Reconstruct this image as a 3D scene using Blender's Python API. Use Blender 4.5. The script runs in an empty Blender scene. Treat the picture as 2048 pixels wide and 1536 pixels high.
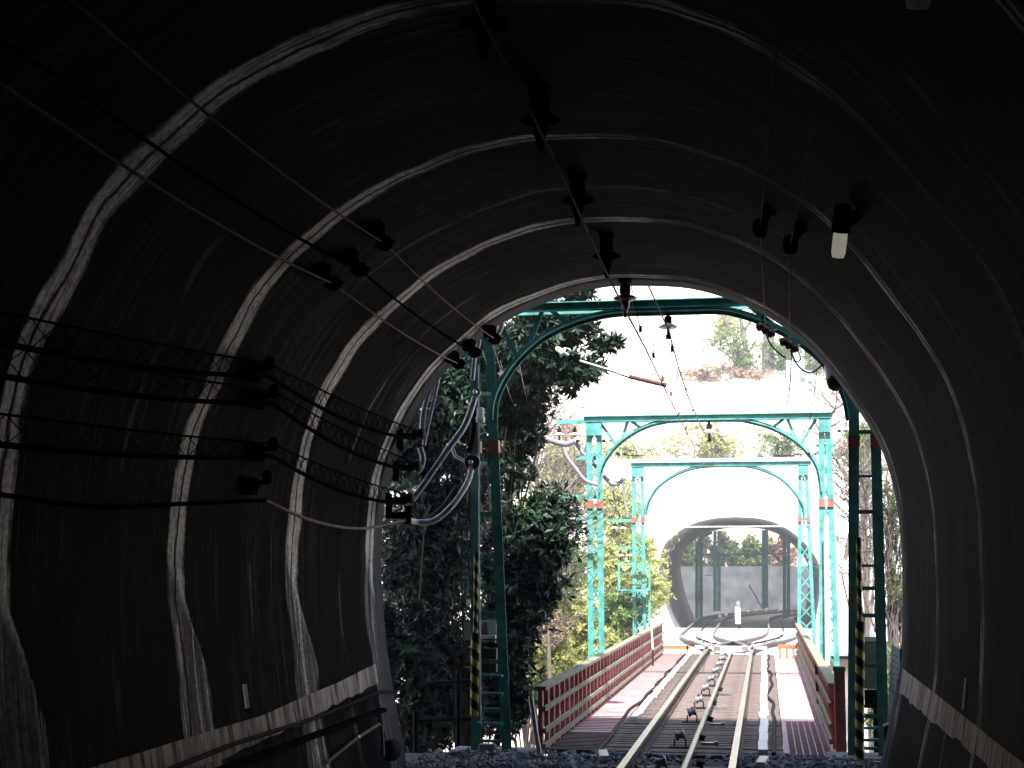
import bpy, math, random
from mathutils import Vector, Matrix, noise as mnoise
random.seed(7)
R=math.radians; PI=math.pi
SC=bpy.context.scene; COL=SC.collection
# ------------------------------------------------------------ camera
F=3000.0
PH=math.atan((1135-768)/F); TH=math.atan((1530-1024)/F*math.cos(PH))
cf=Vector((-math.sin(TH)*math.cos(PH),math.cos(TH)*math.cos(PH),math.sin(PH)))
cr=Vector((math.cos(TH),math.sin(TH),0)); cu=cr.cross(cf)
CP=Vector((0.89,0,1.93))
cam=bpy.data.cameras.new('camera'); co=bpy.data.objects.new('camera',cam); COL.objects.link(co)
cam.sensor_width=36; cam.lens=F*36/2048; cam.clip_start=.05; cam.clip_end=600
co.matrix_world=Matrix(((cr.x,cu.x,-cf.x,CP.x),(cr.y,cu.y,-cf.y,CP.y),(cr.z,cu.z,-cf.z,CP.z),(0,0,0,1)))
SC.camera=co
# ------------------------------------------------------------ light
SUN_EL=52.0; SUN_AZ=-6.0      # azimuth measured from straight behind towards the left
w=bpy.data.worlds.new('World'); SC.world=w; w.use_nodes=True
nt=w.node_tree; sky=nt.nodes.new('ShaderNodeTexSky'); sky.sky_type='NISHITA'; sky.sun_disc=False
sky.sun_elevation=R(SUN_EL)
ldir=Vector((math.sin(R(SUN_AZ))*math.cos(R(SUN_EL)),math.cos(R(SUN_AZ))*math.cos(R(SUN_EL)),-math.sin(R(SUN_EL))))
sky.sun_rotation=math.atan2(-ldir.x,-ldir.y)
bg=nt.nodes['Background']; nt.links.new(sky.outputs[0],bg.inputs[0]); bg.inputs[1].default_value=0.11
sl=bpy.data.lights.new('sun','SUN'); sl.energy=5; sl.angle=R(.55); sl.color=(1,.97,.94)
so=bpy.data.objects.new('sun',sl); COL.objects.link(so); so.rotation_euler=ldir.to_track_quat('-Z','Y').to_euler()
SC.view_settings.view_transform='Standard'; SC.view_settings.look='None'
SC.view_settings.exposure=2.0; SC.view_settings.gamma=1
SC.cycles.max_bounces=8; SC.cycles.diffuse_bounces=4
# ------------------------------------------------------------ pixel helpers (photo pixels -> points at a known depth)
def U(px,py,Y):
    d=cf+cr*((px-1024)/F)+cu*((768-py)/F)
    return CP+d*(Y/d.y)
def Gd(px,py,z):
    d=cf+cr*((px-1024)/F)+cu*((768-py)/F)
    return CP+d*((z-CP.z)/d.z)
# ------------------------------------------------------------ mesh helpers
class MB:
    def __init__(s): s.v=[]; s.f=[]; s.sm=[]
    def add(s,vs,fs,smooth=False):
        b=len(s.v); s.v+=[tuple(v) for v in vs]; s.f+=[tuple(i+b for i in f) for f in fs]; s.sm+=[smooth]*len(fs)
    def box(s,c,d,rz=0,rx=0,ry=0):
        M=Matrix.Rotation(rz,3,'Z')@Matrix.Rotation(ry,3,'Y')@Matrix.Rotation(rx,3,'X'); c=Vector(c)
        vs=[c+M@Vector((x*d[0]/2,y*d[1]/2,z*d[2]/2)) for z in(-1,1) for y in(-1,1) for x in(-1,1)]
        s.add(vs,[(0,2,3,1),(4,5,7,6),(0,1,5,4),(2,6,7,3),(0,4,6,2),(1,3,7,5)]); return s
    def frame(s,t,up):
        t=t.normalized(); a=t.cross(up)
        if a.length<1e-4: a=t.cross(Vector((1,0,0)))
        a.normalize(); return a,a.cross(t).normalized()
    def bar(s,p,q,w,h,up=Vector((0,0,1))):
        p=Vector(p);q=Vector(q); a,b=s.frame(q-p,up)
        vs=[o+a*(x*w/2)+b*(y*h/2) for o in(p,q) for x,y in((-1,-1),(1,-1),(1,1),(-1,1))]
        s.add(vs,[(0,1,2,3),(7,6,5,4),(0,4,5,1),(1,5,6,2),(2,6,7,3),(3,7,4,0)]); return s
    def strip(s,pts,w,h,up=Vector((0,1,0))):
        """rectangular bar swept along points; w across, h along 'up'"""
        pts=[Vector(p) for p in pts]; rows=[]
        for i,p in enumerate(pts):
            t=(pts[min(i+1,len(pts)-1)]-pts[max(i-1,0)]); a,b=s.frame(t,up)
            rows+= [p+a*(x*w/2)+b*(y*h/2) for x,y in((-1,-1),(1,-1),(1,1),(-1,1))]
        fs=[(0,1,2,3),tuple(len(rows)-1-i for i in range(4))]
        for i in range(len(pts)-1):
            for k in range(4):
                a0=i*4+k;b0=i*4+(k+1)%4; fs.append((a0,a0+4,b0+4,b0))
        s.add(rows,fs); return s
    def tube(s,pts,r,n=8,caps=True):
        pts=[Vector(p) for p in pts]; rows=[]; m=len(pts)
        up=Vector((0.13,0.2,1))
        for i,p in enumerate(pts):
            t=(pts[min(i+1,m-1)]-pts[max(i-1,0)]); a,b=s.frame(t,up)
            rr=r[i] if isinstance(r,(list,tuple)) else r
            rows+=[p+(a*math.cos(2*PI*k/n)+b*math.sin(2*PI*k/n))*rr for k in range(n)]
        fs=[]
        for i in range(m-1):
            for k in range(n):
                a0=i*n+k;b0=i*n+(k+1)%n; fs.append((a0,a0+n,b0+n,b0))
        s.add(rows,fs,True)
        if caps: s.add(rows[:n],[tuple(range(n))]); s.add(rows[-n:],[tuple(reversed(range(n)))])
        return s
    def lathe(s,prof,o,axis=(0,0,1),n=16):
        """profile [(r,h)] revolved about axis from o"""
        o=Vector(o); t=Vector(axis).normalized(); a,b=s.frame(t,Vector((.1,.9,.2))); rows=[]
        for r,h in prof: rows+=[o+t*h+(a*math.cos(2*PI*k/n)+b*math.sin(2*PI*k/n))*r for k in range(n)]
        fs=[]
        for i in range(len(prof)-1):
            for k in range(n):
                a0=i*n+k;b0=i*n+(k+1)%n; fs.append((a0,b0,b0+n,a0+n))
        s.add(rows,fs,True); return s
    def build(s,name,mat,parent=None,bevel=0):
        me=bpy.data.meshes.new(name); me.from_pydata(s.v,[],s.f); me.polygons.foreach_set('use_smooth',s.sm); me.update()
        o=bpy.data.objects.new(name,me); COL.objects.link(o); me.materials.append(mat)
        if parent is not None:
            o.parent=parent
            root=parent
            while root.parent is not None: root=root.parent
            if root.type=='EMPTY': me.transform(Matrix.Translation(-root.location))
        if bevel:
            m=o.modifiers.new('b','BEVEL'); m.width=bevel; m.segments=2; m.limit_method='ANGLE'
        return o
def tag(o,label,cat,group=None,kind=None):
    if label:o['label']=label
    if cat:o['category']=cat
    if group:o['group']=group
    if kind:o['kind']=kind
    return o
def thing(name,label,cat,loc=(0,0,0),group=None):
    o=bpy.data.objects.new(name,None); o.empty_display_size=.2; COL.objects.link(o); o.location=loc
    return tag(o,label,cat,group)
def struct(o): o['kind']='structure'; return o
def curve(pts,n=8):
    """Catmull-Rom"""
    P=[Vector(p) for p in pts]; out=[]
    for i in range(len(P)-1):
        p0=P[max(i-1,0)];p1=P[i];p2=P[i+1];p3=P[min(i+2,len(P)-1)]
        for k in range(n):
            t=k/n; out.append(.5*((2*p1)+(p2-p0)*t+(2*p0-5*p1+4*p2-p3)*t*t+(3*p1-p0-3*p2+p3)*t**3))
    out.append(P[-1]); return out
def sagline(a,b,sag,n=16):
    a=Vector(a);b=Vector(b); return [a.lerp(b,i/n)-Vector((0,0,sag*4*(i/n)*(1-i/n))) for i in range(n+1)]
# ------------------------------------------------------------ materials
def mat(name,col,rough=.6,metal=0,var=.25,scale=6,bump=.15,col2=None,sx=(1,1,1),spec=.5,bscale=None,thr=None,detail=6):
    m=bpy.data.materials.new(name); m.use_nodes=True; n=m.node_tree; b=n.nodes['Principled BSDF']
    b.inputs['Roughness'].default_value=rough; b.inputs['Metallic'].default_value=metal; b.inputs['Specular IOR Level'].default_value=spec
    tc=n.nodes.new('ShaderNodeTexCoord'); mp=n.nodes.new('ShaderNodeMapping'); mp.inputs['Scale'].default_value=sx
    n.links.new(tc.outputs['Object'],mp.inputs[0])
    nz=n.nodes.new('ShaderNodeTexNoise'); nz.inputs['Scale'].default_value=scale; nz.inputs['Detail'].default_value=detail; nz.inputs['Roughness'].default_value=.65
    n.links.new(mp.outputs[0],nz.inputs[0])
    rp=n.nodes.new('ShaderNodeValToRGB'); c2=col2 or tuple(min(1,c*(1+var)) for c in col)
    t=thr or (.35,.65)
    rp.color_ramp.elements[0].position=t[0]; rp.color_ramp.elements[1].position=t[1]
    rp.color_ramp.elements[0].color=(*[c*(1-var) if not col2 else c for c in col],1); rp.color_ramp.elements[1].color=(*c2,1)
    n.links.new(nz.outputs[0],rp.inputs[0]); n.links.new(rp.outputs[0],b.inputs['Base Color'])
    if bump:
        n2=n.nodes.new('ShaderNodeTexNoise'); n2.inputs['Scale'].default_value=bscale or scale*4; n2.inputs['Detail'].default_value=4
        n.links.new(mp.outputs[0],n2.inputs[0])
        bp=n.nodes.new('ShaderNodeBump'); bp.inputs['Strength'].default_value=bump; bp.inputs['Distance'].default_value=.02
        n.links.new(n2.outputs[0],bp.inputs['Height']); n.links.new(bp.outputs[0],b.inputs['Normal'])
    return m
def leafmat(name,cols,rough=.4,trans=.35,spec=.5):
    m=bpy.data.materials.new(name); m.use_nodes=True; n=m.node_tree; b=n.nodes['Principled BSDF']
    g=n.nodes.new('ShaderNodeNewGeometry'); rp=n.nodes.new('ShaderNodeValToRGB')
    while len(rp.color_ramp.elements)<len(cols): rp.color_ramp.elements.new(.5)
    for i,c in enumerate(cols): rp.color_ramp.elements[i].position=i/(len(cols)-1); rp.color_ramp.elements[i].color=(*c,1)
    n.links.new(g.outputs['Random Per Island'],rp.inputs[0]); n.links.new(rp.outputs[0],b.inputs['Base Color'])
    b.inputs['Roughness'].default_value=rough; b.inputs['Specular IOR Level'].default_value=spec
    if trans:
        tr=n.nodes.new('ShaderNodeBsdfTranslucent'); mx=n.nodes.new('ShaderNodeMixShader'); mx.inputs[0].default_value=trans
        n.links.new(rp.outputs[0],tr.inputs[0]); n.links.new(b.outputs[0],mx.inputs[1]); n.links.new(tr.outputs[0],mx.inputs[2])
        n.links.new(mx.outputs[0],n.nodes['Material Output'].inputs[0])
    return m
M_teal=mat('teal_paint',(.045,.20,.175),.6,0,.3,5,.15,col2=(.11,.36,.325),spec=.3,thr=(.4,.62),detail=9)
M_red=mat('red_paint',(.27,.085,.065),.55,0,.3,5,.1)
M_redp=mat('red_painted_wood',(.30,.07,.06),.7,0,.3,7,.3,col2=(.52,.17,.155))
M_deckred=mat('red_deck_paint',(.50,.32,.335),.75,0,.3,2.2,.3,col2=(.66,.50,.52),thr=(.3,.7),detail=10)
M_lichen=mat('weathered_timber',(.16,.16,.11),.85,0,.35,5,.4,col2=(.30,.29,.20),sx=(6,1,6))
M_plank=mat('dark_timber',(.06,.04,.032),.8,0,.4,4,.5,col2=(.22,.165,.14),sx=(1,5,5))
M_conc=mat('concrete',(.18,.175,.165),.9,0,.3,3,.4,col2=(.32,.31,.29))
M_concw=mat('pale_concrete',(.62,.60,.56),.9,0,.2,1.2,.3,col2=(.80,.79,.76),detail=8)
M_steel=mat('galvanised_steel',(.36,.37,.38),.4,.8,.2,8,.1)
M_rail=mat('rail_steel',(.30,.28,.24),.28,.9,.2,6,.05)
M_railside=mat('rusty_rail_web',(.06,.04,.03),.7,.2,.3,9,.2)
M_cable=mat('steel_cable',(.42,.38,.32),.35,.8,.3,20,.3,sx=(1,8,1))
M_wire=mat('weathered_wire',(.26,.21,.17),.8,.0,.3,9,0,spec=.0)
M_concd=mat('sooty_concrete',(.008,.008,.008),.9,0,.4,3,.3,col2=(.022,.022,.021),spec=.0)
M_dbark=mat('dark_bark',(.018,.014,.011),.95,0,.4,8,.5,spec=.1)
M_black=mat('black_rubber',(.010,.010,.011),.7,0,.2,6,.1,spec=.15)
M_sooty=mat('sooty_iron',(.004,.004,.004),1.0,0,.4,9,.1,spec=0.0)
M_sootyc=mat('sooty_cable_sheath',(.006,.006,.0065),1.0,0,.3,9,0,spec=0.0)
M_iron=mat('dark_iron',(.009,.008,.008),.85,.0,.3,8,.2,spec=.12)
M_rust=mat('rusty_iron',(.09,.035,.025),.7,.2,.4,8,.3)
M_copper=mat('aged_copper_wire',(.22,.15,.11),.8,.0,.2,8,.0,spec=.05)
M_ceram=mat('glazed_ceramic',(.55,.58,.60),.2,0,.15,6,.0)
M_ceramd=mat('brown_glazed_ceramic',(.05,.025,.02),.25,0,.2,6,.0)
M_white=mat('white_enamel',(.75,.75,.73),.45,0,.1,5,.05)
M_cond=mat('pale_plastic_conduit',(.62,.63,.62),.45,0,.15,9,.1)
M_bluecond=mat('bluish_corrugated_sheath',(.52,.58,.66),.4,.1,.2,14,.1)
M_yell=mat('yellow_paint',(.42,.36,.06),.6,0,.3,9,.1)
M_grey=mat('grey_cabinet_paint',(.30,.29,.25),.55,0,.15,4,.1)
M_bluegrey=mat('blue_grey_sheet',(.22,.27,.31),.5,0,.2,5,.1)
M_bark=mat('bark',(.07,.06,.05),.9,0,.4,8,.6,col2=(.20,.17,.15),sx=(3,3,.6))
M_twig=mat('pale_twigs',(.16,.13,.11),.9,0,.3,8,.2)
M_glow=mat('dim_lamp_glass',(.7,.68,.62),.5,0,.15,9,0,sx=(8,8,1))
_b=M_glow.node_tree.nodes['Principled BSDF']; _b.inputs['Emission Color'].default_value=(1,.93,.8,1); _b.inputs['Emission Strength'].default_value=.06
M_glass=mat('lamp_glass',(.8,.8,.78),.5,0,.05,5,0)
_n=M_glass.node_tree; _t=_n.nodes.new('ShaderNodeBsdfTranslucent'); _t.inputs[0].default_value=(.9,.9,.88,1); _x=_n.nodes.new('ShaderNodeMixShader'); _x.inputs[0].default_value=.65
_n.links.new(_n.nodes['Principled BSDF'].outputs[0],_x.inputs[1]); _n.links.new(_t.outputs[0],_x.inputs[2]); _n.links.new(_x.outputs[0],_n.nodes['Material Output'].inputs[0])
def lining_mat():
    m=bpy.data.materials.new('sooty_lining_concrete'); m.use_nodes=True; n=m.node_tree; L=n.links; b=n.nodes['Principled BSDF']
    tc=n.nodes.new('ShaderNodeTexCoord'); sp=n.nodes.new('ShaderNodeSeparateXYZ'); L.new(tc.outputs['Object'],sp.inputs[0])
    def M(op,a,c=None,e=None,clamp=False):
        k=n.nodes.new('ShaderNodeMath'); k.operation=op; k.use_clamp=clamp
        for i,v in enumerate((a,c,e)):
            if v is None: continue
            if isinstance(v,(int,float)): k.inputs[i].default_value=v
            else: L.new(v,k.inputs[i])
        return k.outputs[0]
    def N(scale,vec,detail=5,rough=.6):
        mp=n.nodes.new('ShaderNodeMapping'); mp.inputs['Scale'].default_value=vec; L.new(tc.outputs['Object'],mp.inputs[0])
        z=n.nodes.new('ShaderNodeTexNoise'); z.inputs['Scale'].default_value=scale; z.inputs['Detail'].default_value=detail; z.inputs['Roughness'].default_value=rough
        L.new(mp.outputs[0],z.inputs[0]); return z.outputs[0]
    def SS(v,a,c):
        k=n.nodes.new('ShaderNodeMapRange'); k.interpolation_type='SMOOTHSTEP'; L.new(v,k.inputs[0]); k.inputs[1].default_value=a; k.inputs[2].default_value=c; k.inputs[3].default_value=0; k.inputs[4].default_value=1; return k.outputs[0]
    X,Y,Z=sp.outputs
    wob=M('ADD',M('MULTIPLY',M('SUBTRACT',N(.7,(1,.5,1),2),.5),.42),M('MULTIPLY',M('SUBTRACT',N(4.5,(1,.4,1),4,.7),.5),.07))
    fine=N(1,(.55,16,.35),7,.72)            # streaks that follow the arch
    fine2=N(1,(3,60,2),5,.7)
    hair=N(1,(1.1,38,.8),6,.78)
    patch=N(.55,(1,1.4,1),4,.6)
    grit=N(22,(1,1,1),5,.75)
    t=M('DIVIDE',M('SUBTRACT',M('ADD',Y,wob),13.4),2.72)
    fr=M('MULTIPLY',M('SUBTRACT',t,M('ROUND',t)),2.72)
    left=SS(M('MULTIPLY',X,-1),-.6,1.6)
    low=M('MULTIPLY',SS(M('SUBTRACT',M('MULTIPLY',Z,-1),M('MULTIPLY',fr,1.3)),-1.95,-1.72),left)
    hwA=M('ADD',M('MULTIPLY',left,.065),.09)
    hwA=M('ADD',hwA,M('MULTIPLY',M('SUBTRACT',patch,.5),.30))
    far=SS(fr,-.02,.02)
    hw=M('ADD',hwA,M('MULTIPLY',M('MULTIPLY',low,far),M('ADD',.14,M('MULTIPLY',patch,.42))))
    ab=M('ABSOLUTE',fr)
    edge=M('ADD',M('SUBTRACT',hw,ab),M('MULTIPLY',M('SUBTRACT',hair,.5),.16))
    env=SS(edge,-.02,.05)
    jl=M('SUBTRACT',1,M('MULTIPLY',SS(M('SUBTRACT',.022,M('ABSOLUTE',M('ADD',fr,M('MULTIPLY',M('SUBTRACT',patch,.5),.12)))),-.006,.012),.9))
    brk=SS(M('ADD',hair,M('MULTIPLY',left,.07)),.40,.58)
    brk=M('MULTIPLY',brk,M('ADD',M('MULTIPLY',SS(grit,.38,.60),.5),.5))
    brk=M('MULTIPLY',brk,M('ADD',M('MULTIPLY',SS(M('ADD',N(.9,(1,1,1),4),M('MULTIPLY',left,.14)),.44,.6),.85),.15))
    # dark runs through the low patches
    runs=N(1,(.6,13,.30),6,.8)
    brk=M('MULTIPLY',brk,M('SUBTRACT',1,M('MULTIPLY',M('MULTIPLY',low,SS(runs,.62,.48)),.85)))
    # extra lime patch between the last joint and the mouth
    ex=M('MULTIPLY',SS(M('SUBTRACT',M('ADD',.15,M('MULTIPLY',M('SUBTRACT',hair,.5),.25)),M('ABSOLUTE',M('SUBTRACT',M('ADD',Y,wob),14.25))),-.03,.05),M('MULTIPLY',left,SS(M('SUBTRACT',M('MULTIPLY',Z,-1),M('MULTIPLY',M('ABSOLUTE',M('SUBTRACT',Y,14.2)),1.6)),-1.95,-1.8)))
    env=M('MULTIPLY',env,SS(M('MULTIPLY',Y,-1),-15.45,-15.2))
    env=M('MAXIMUM',env,M('MULTIPLY',ex,M('SUBTRACT',1,M('MULTIPLY',SS(M('MULTIPLY',Z,-1),-1.45,-1.35),M('SUBTRACT',1,SS(runs,.44,.58))))))
    band=M('MULTIPLY',M('MULTIPLY',env,jl),M('ADD',M('MULTIPLY',brk,.97),.03))
    # broken pour line low on the left wall
    # secondary thin stains midway between joints
    t2=M('DIVIDE',M('SUBTRACT',M('ADD',Y,M('MULTIPLY',wob,1.3)),12.25),2.72)
    f2=M('ABSOLUTE',M('MULTIPLY',M('SUBTRACT',t2,M('ROUND',t2)),2.72))
    sec=M('MULTIPLY',SS(M('SUBTRACT',.06,f2),0,.05),M('MULTIPLY',SS(N(.8,(1,.7,1),3),.50,.62),SS(M('MULTIPLY',Y,-1),-14.6,-14.2)))
    drip=M('MULTIPLY',SS(fine2,.5,.75),SS(N(.7,(1,.8,.6),3),.48,.7))
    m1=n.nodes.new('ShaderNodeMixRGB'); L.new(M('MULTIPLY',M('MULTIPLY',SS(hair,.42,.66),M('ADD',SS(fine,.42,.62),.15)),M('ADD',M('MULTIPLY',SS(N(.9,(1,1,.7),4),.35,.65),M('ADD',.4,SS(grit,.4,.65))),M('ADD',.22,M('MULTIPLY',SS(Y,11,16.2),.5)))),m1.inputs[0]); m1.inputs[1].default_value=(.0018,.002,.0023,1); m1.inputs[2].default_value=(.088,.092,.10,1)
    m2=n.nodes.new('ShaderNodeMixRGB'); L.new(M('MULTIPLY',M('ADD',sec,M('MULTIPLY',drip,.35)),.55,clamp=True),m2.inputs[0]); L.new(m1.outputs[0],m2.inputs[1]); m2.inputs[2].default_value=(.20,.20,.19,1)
    m3=n.nodes.new('ShaderNodeMixRGB'); L.new(band,m3.inputs[0]); L.new(m2.outputs[0],m3.inputs[1]); m3.inputs[2].default_value=(.72,.72,.69,1)
    L.new(m3.outputs[0],b.inputs['Base Color'])
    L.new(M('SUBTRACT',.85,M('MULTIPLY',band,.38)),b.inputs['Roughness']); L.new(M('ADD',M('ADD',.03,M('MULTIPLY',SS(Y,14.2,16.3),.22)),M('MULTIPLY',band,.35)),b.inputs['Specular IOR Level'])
    bp=n.nodes.new('ShaderNodeBump'); bp.inputs['Strength'].default_value=.4; bp.inputs['Distance'].default_value=.03
    L.new(M('ADD',M('ADD',fine,M('MULTIPLY',hair,.5)),M('ADD',M('MULTIPLY',band,.12),M('MULTIPLY',grit,.06))),bp.inputs['Height']); L.new(bp.outputs[0],b.inputs['Normal'])
    return m
M_lining=lining_mat()
M_band=mat('streaked_pale_paint',(.03,.027,.025),.9,0,.2,1,.3,col2=(.52,.46,.40),sx=(1,11,1.6),thr=(.34,.58),detail=9,spec=.1)
# ------------------------------------------------------------ tunnel section
PORT=[(800,1536),(765,1330),(752,1200),(750,1080),(765,960),(800,860),(860,760),(930,690),(1000,635),(1100,590),(1180,568),(1260,562),(1380,568),(1480,598),(1560,640),(1640,710),(1710,800),(1765,890),(1795,990),(1808,1100),(1810,1250),(1800,1360),(1765,1536)]
SEC=[U(x,y,16.3) for x,y in PORT]; SEC=[Vector((p.x,0,p.z)) for p in SEC]
SEC=[SEC[0]+(SEC[0]-SEC[1])*.35]+SEC+[SEC[-1]+(SEC[-1]-SEC[-2])*.3]
PROF=curve(SEC,5)
YP=16.25
def inside(x,z):
    c=False;n=len(PROF)
    for i in range(n):
        a=PROF[i];b=PROF[(i+1)%n]
        if (a.z>z)!=(b.z>z) and x<(b.x-a.x)*(z-a.z)/(b.z-a.z)+a.x: c=not c
    return c
def W(px,py,off=.0,ymax=YP):
    """point where the ray through a photo pixel meets the lining, pulled off it by off"""
    Y=1.0
    while Y<19:
        q=U(px,py,Y)
        if not inside(q.x,q.z): break
        Y+=.02
    c=Vector((-.5,q.y,2.2)); d=(c-q).normalized()
    return q+d*off
tun=thing('railway_tunnel','dark horseshoe railway tunnel with sooty streaked concrete lining and pale joint rings, around the viewer','tunnel',(-.5,YP,0))
def tube_section(prof,ys,inward=True):
    m=MB(); n=len(prof); vs=[];fs=[]
    for y in ys: vs+=[Vector((p.x,y,p.z)) for p in prof]
    for i in range(len(ys)-1):
        for k in range(n-1):
            a=i*n+k; fs.append((a,a+1,a+1+n,a+n))
    m.add(vs,fs,True); return m
ys=[-26+i*(YP+26)/60 for i in range(61)]
lm=tube_section(PROF,ys)
cen=Vector((-.5,-26,2))
lm.add([cen]+[Vector((p.x,-26,p.z)) for p in PROF],[(0,i+1,i+2) for i in range(len(PROF)-1)])  # end cap added behind the camera to keep light out
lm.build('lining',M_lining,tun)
# painted warning band, 6 mm proud of the lining
def wallx(z,side):
    best=None
    for i in range(len(PROF)-1):
        a=PROF[i];b=PROF[i+1]
        if (a.z-z)*(b.z-z)<=0 and abs(a.z-b.z)>1e-6:
            x=a.x+(b.x-a.x)*(z-a.z)/(b.z-a.z)
            if best is None or (x<best if side<0 else x>best): best=x
    return best
def band(side,tops,bots):
    m=MB(); vs=[];fs=[];N=60
    y0,y1=tops[-1][0],tops[0][0]
    def ip(L,y):
        for (a,za),(b,zb) in zip(L,L[1:]):
            if b<=y<=a: return zb+(za-zb)*(y-b)/(a-b)
        return L[-1][1] if y<L[-1][0] else L[0][1]
    for i in range(N+1):
        y=y0+(y1-y0)*i/N; zt=ip(tops,y); zb=ip(bots,y)+random.uniform(-.018,.018)
        for k in range(4):
            z=zb+(zt-zb)*k/3; x=wallx(z,side)-side*.008; vs.append((x,y,z))
    for i in range(N):
        for k in range(3):
            a=i*4+k; fs.append((a,a+4,a+5,a+1))
    m.add(vs,fs,True); return m
band(-1,[(16.0,.90),(14.5,.81),(13.2,.76),(12.2,.71),(10.9,.71),(5,.68)],[(16.0,.69),(14.5,.63),(13.2,.54),(12.1,.52),(11.5,.50),(5,.47)]).build('painted_stripe',M_band,tun)
band(1,[(16.1,.90),(13,.89),(11,.88),(9.5,.87),(4,.86)],[(16.1,.66),(14,.66),(12,.69),(10.3,.70),(4,.68)]).build('painted_stripe',M_band,tun)
# small painted ticks above the bands
for side,Yt,z0,z1 in ((-1,11.85,.80,.99),(1,11.35,.92,1.14)):
    m=MB(); vs=[];
    for z in (z0,z1):
        for y in (Yt-.06,Yt+.06): vs.append((wallx(z,side)-side*.008,y,z))
    m.add(vs,[(0,1,3,2)]); m.build('painted_tick',M_band,tun)
# ledge, duct and lower side wall on the left
led=MB()
led.box((wallx(.42,-1)+.03,2.9,.42),(.09,26.0,.04)); led.build('ledge',M_concd,tun)
# portal face wall seen edge-on (real wall with the opening cut out)
def facade(prof,y,x0,x1,ztop,zbot,th,parent,mt,name='portal_face'):
    m=MB(); n=len(prof); out=[]
    for p in prof:
        c=Vector((( prof[0].x+prof[-1].x)/2,0,1.2)); d=Vector((p.x,0,p.z))-c
        ts=[]
        if d.x>0: ts.append((x1-c.x)/d.x)
        if d.x<0: ts.append((x0-c.x)/d.x)
        if d.z>0: ts.append((ztop-c.z)/d.z)
        if d.z<0: ts.append((zbot-c.z)/d.z)
        out.append(c+d*min(ts))
    vs=[]; 
    for p,q in zip(prof,out): vs+=[(p.x,y,p.z),(q.x,y,q.z),(p.x,y+th,p.z),(q.x,y+th,q.z)]
    fs=[]
    for i in range(n-1):
        a=i*4;b=a+4; fs+=[(a,a+1,b+1,b),(a+2,b+2,b+3,a+3),(a,b,b+2,a+2),(a+1,a+3,b+3,b+1)]
    m.add(vs,fs); return m.build(name,mt,parent)
facade(PROF,YP+.002,-9,9,5.75,-3,.35,tun,mat('dark_portal_concrete',(.012,.012,.014),.9,0,.3,2,.4,col2=(.05,.053,.062),detail=8))  # dark, slightly bluish mottled concrete on the portal wall
# ------------------------------------------------------------ ground
def ss(a,b,x):
    t=max(0,min(1,(x-a)/(b-a))); return t*t*(3-2*t)
def hz(x,y):
    side=abs(x+.0)
    # ravine under the bridge
    far=-7+7*ss(26,44,y)
    if x<0: far=-7+7.5*ss(24,50,y)
    near=-.5-6.5*ss(17.5,25,y)
    z=max(near,far) if y<40 else far
    if y<26: z=max(near,-7)
    z=max(near,far)
    # slope up the far hill
    z+=ss(47,62,y)*3.5*ss(5,9,side)
    if y>60: z+=(y-60)*.50*(1-.0*side)
    # platform between bridge end and far portal
    pl=ss(37.0,38.2,y)*(1-ss(5.2,8,side))
    if y<60.2: z=z*(1-pl)+(-.30-.18*ss(38,58,y))*pl
    else: z=max(z, 5.6*ss(60.2,60.8,y)+(y-60)*.5 if side<7 else z)
    if 71<y<76 and side<12: z+=1.2*ss(71,74,y)*(1-ss(8,12,side))  # crest raised to keep the cutting behind it in shade
    if 74.9<y<100 and side<9.5: z=z*(ss(87.2,88.2,y))+(-1.0+.02*(y-75))*(1-ss(87.2,88.2,y))
    if 70.5<y<73 and x>1 and False: z=z*(.35)+.65*(5.6+.5*11.5+.1)
    z+=.55*mnoise.noise(Vector((x*.14,y*.14,0)))*(1-pl)*(1 if y>20 else .3)+.12*mnoise.noise(Vector((x*.8,y*.8,3)))*(1-pl)
    z+=max(0,side-14)*.35*ss(30,45,y)
    return z
def grid(x0,x1,nx,y0,y1,ny,fn):
    m=MB(); vs=[(x0+(x1-x0)*i/nx,y0+(y1-y0)*j/ny) for j in range(ny+1) for i in range(nx+1)]
    m.add([(x,y,fn(x,y)) for x,y in vs],[(j*(nx+1)+i,j*(nx+1)+i+1,(j+1)*(nx+1)+i+1,(j+1)*(nx+1)+i) for j in range(ny) for i in range(nx)],True); return m
M_hill=mat('leaf_litter_slope',(.44,.36,.30),.95,0,.3,.55,.8,col2=(.72,.67,.60),thr=(.38,.58),bscale=9,detail=10)
gmb=grid(-70,70,280,16.6,150,267,hz)
keep=[]
for f in gmb.f:
    c=sum((Vector(gmb.v[i]) for i in f),Vector())/4
    zs=[gmb.v[i][2] for i in f]
    if abs(c.x+.1)<4.6 and 59.3<c.y<61.6 and min(zs)<5.3: continue
    if abs(c.x+.1)<4.6 and 74.0<c.y<76.2 and min(zs)<5.6 and max(zs)-min(zs)>2: continue
    keep.append(f)
gmb.f=keep; gmb.sm=[True]*len(keep)
g=struct(gmb.build('ground',M_hill))
def HY(px,py,y0=24.0):
    y=y0
    while y<140:
        q=U(px,py,y)
        if q.z<hz(q.x,q.y): return y
        y+=.25
    return 90.0
def hz2(x,y):
    d=max(0,16.3-y); h=5.6+d*.6
    h+=8.5*ss(-2.8,-4.4,x)  # unseen rise on the left, added to shade the evergreen trees
    return h+.4*mnoise.noise(Vector((x*.3,y*.3,1)))
hb=grid(-70,70,70,-45,16.4,40,hz2)
struct(hb.build('hillside',M_hill))
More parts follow.
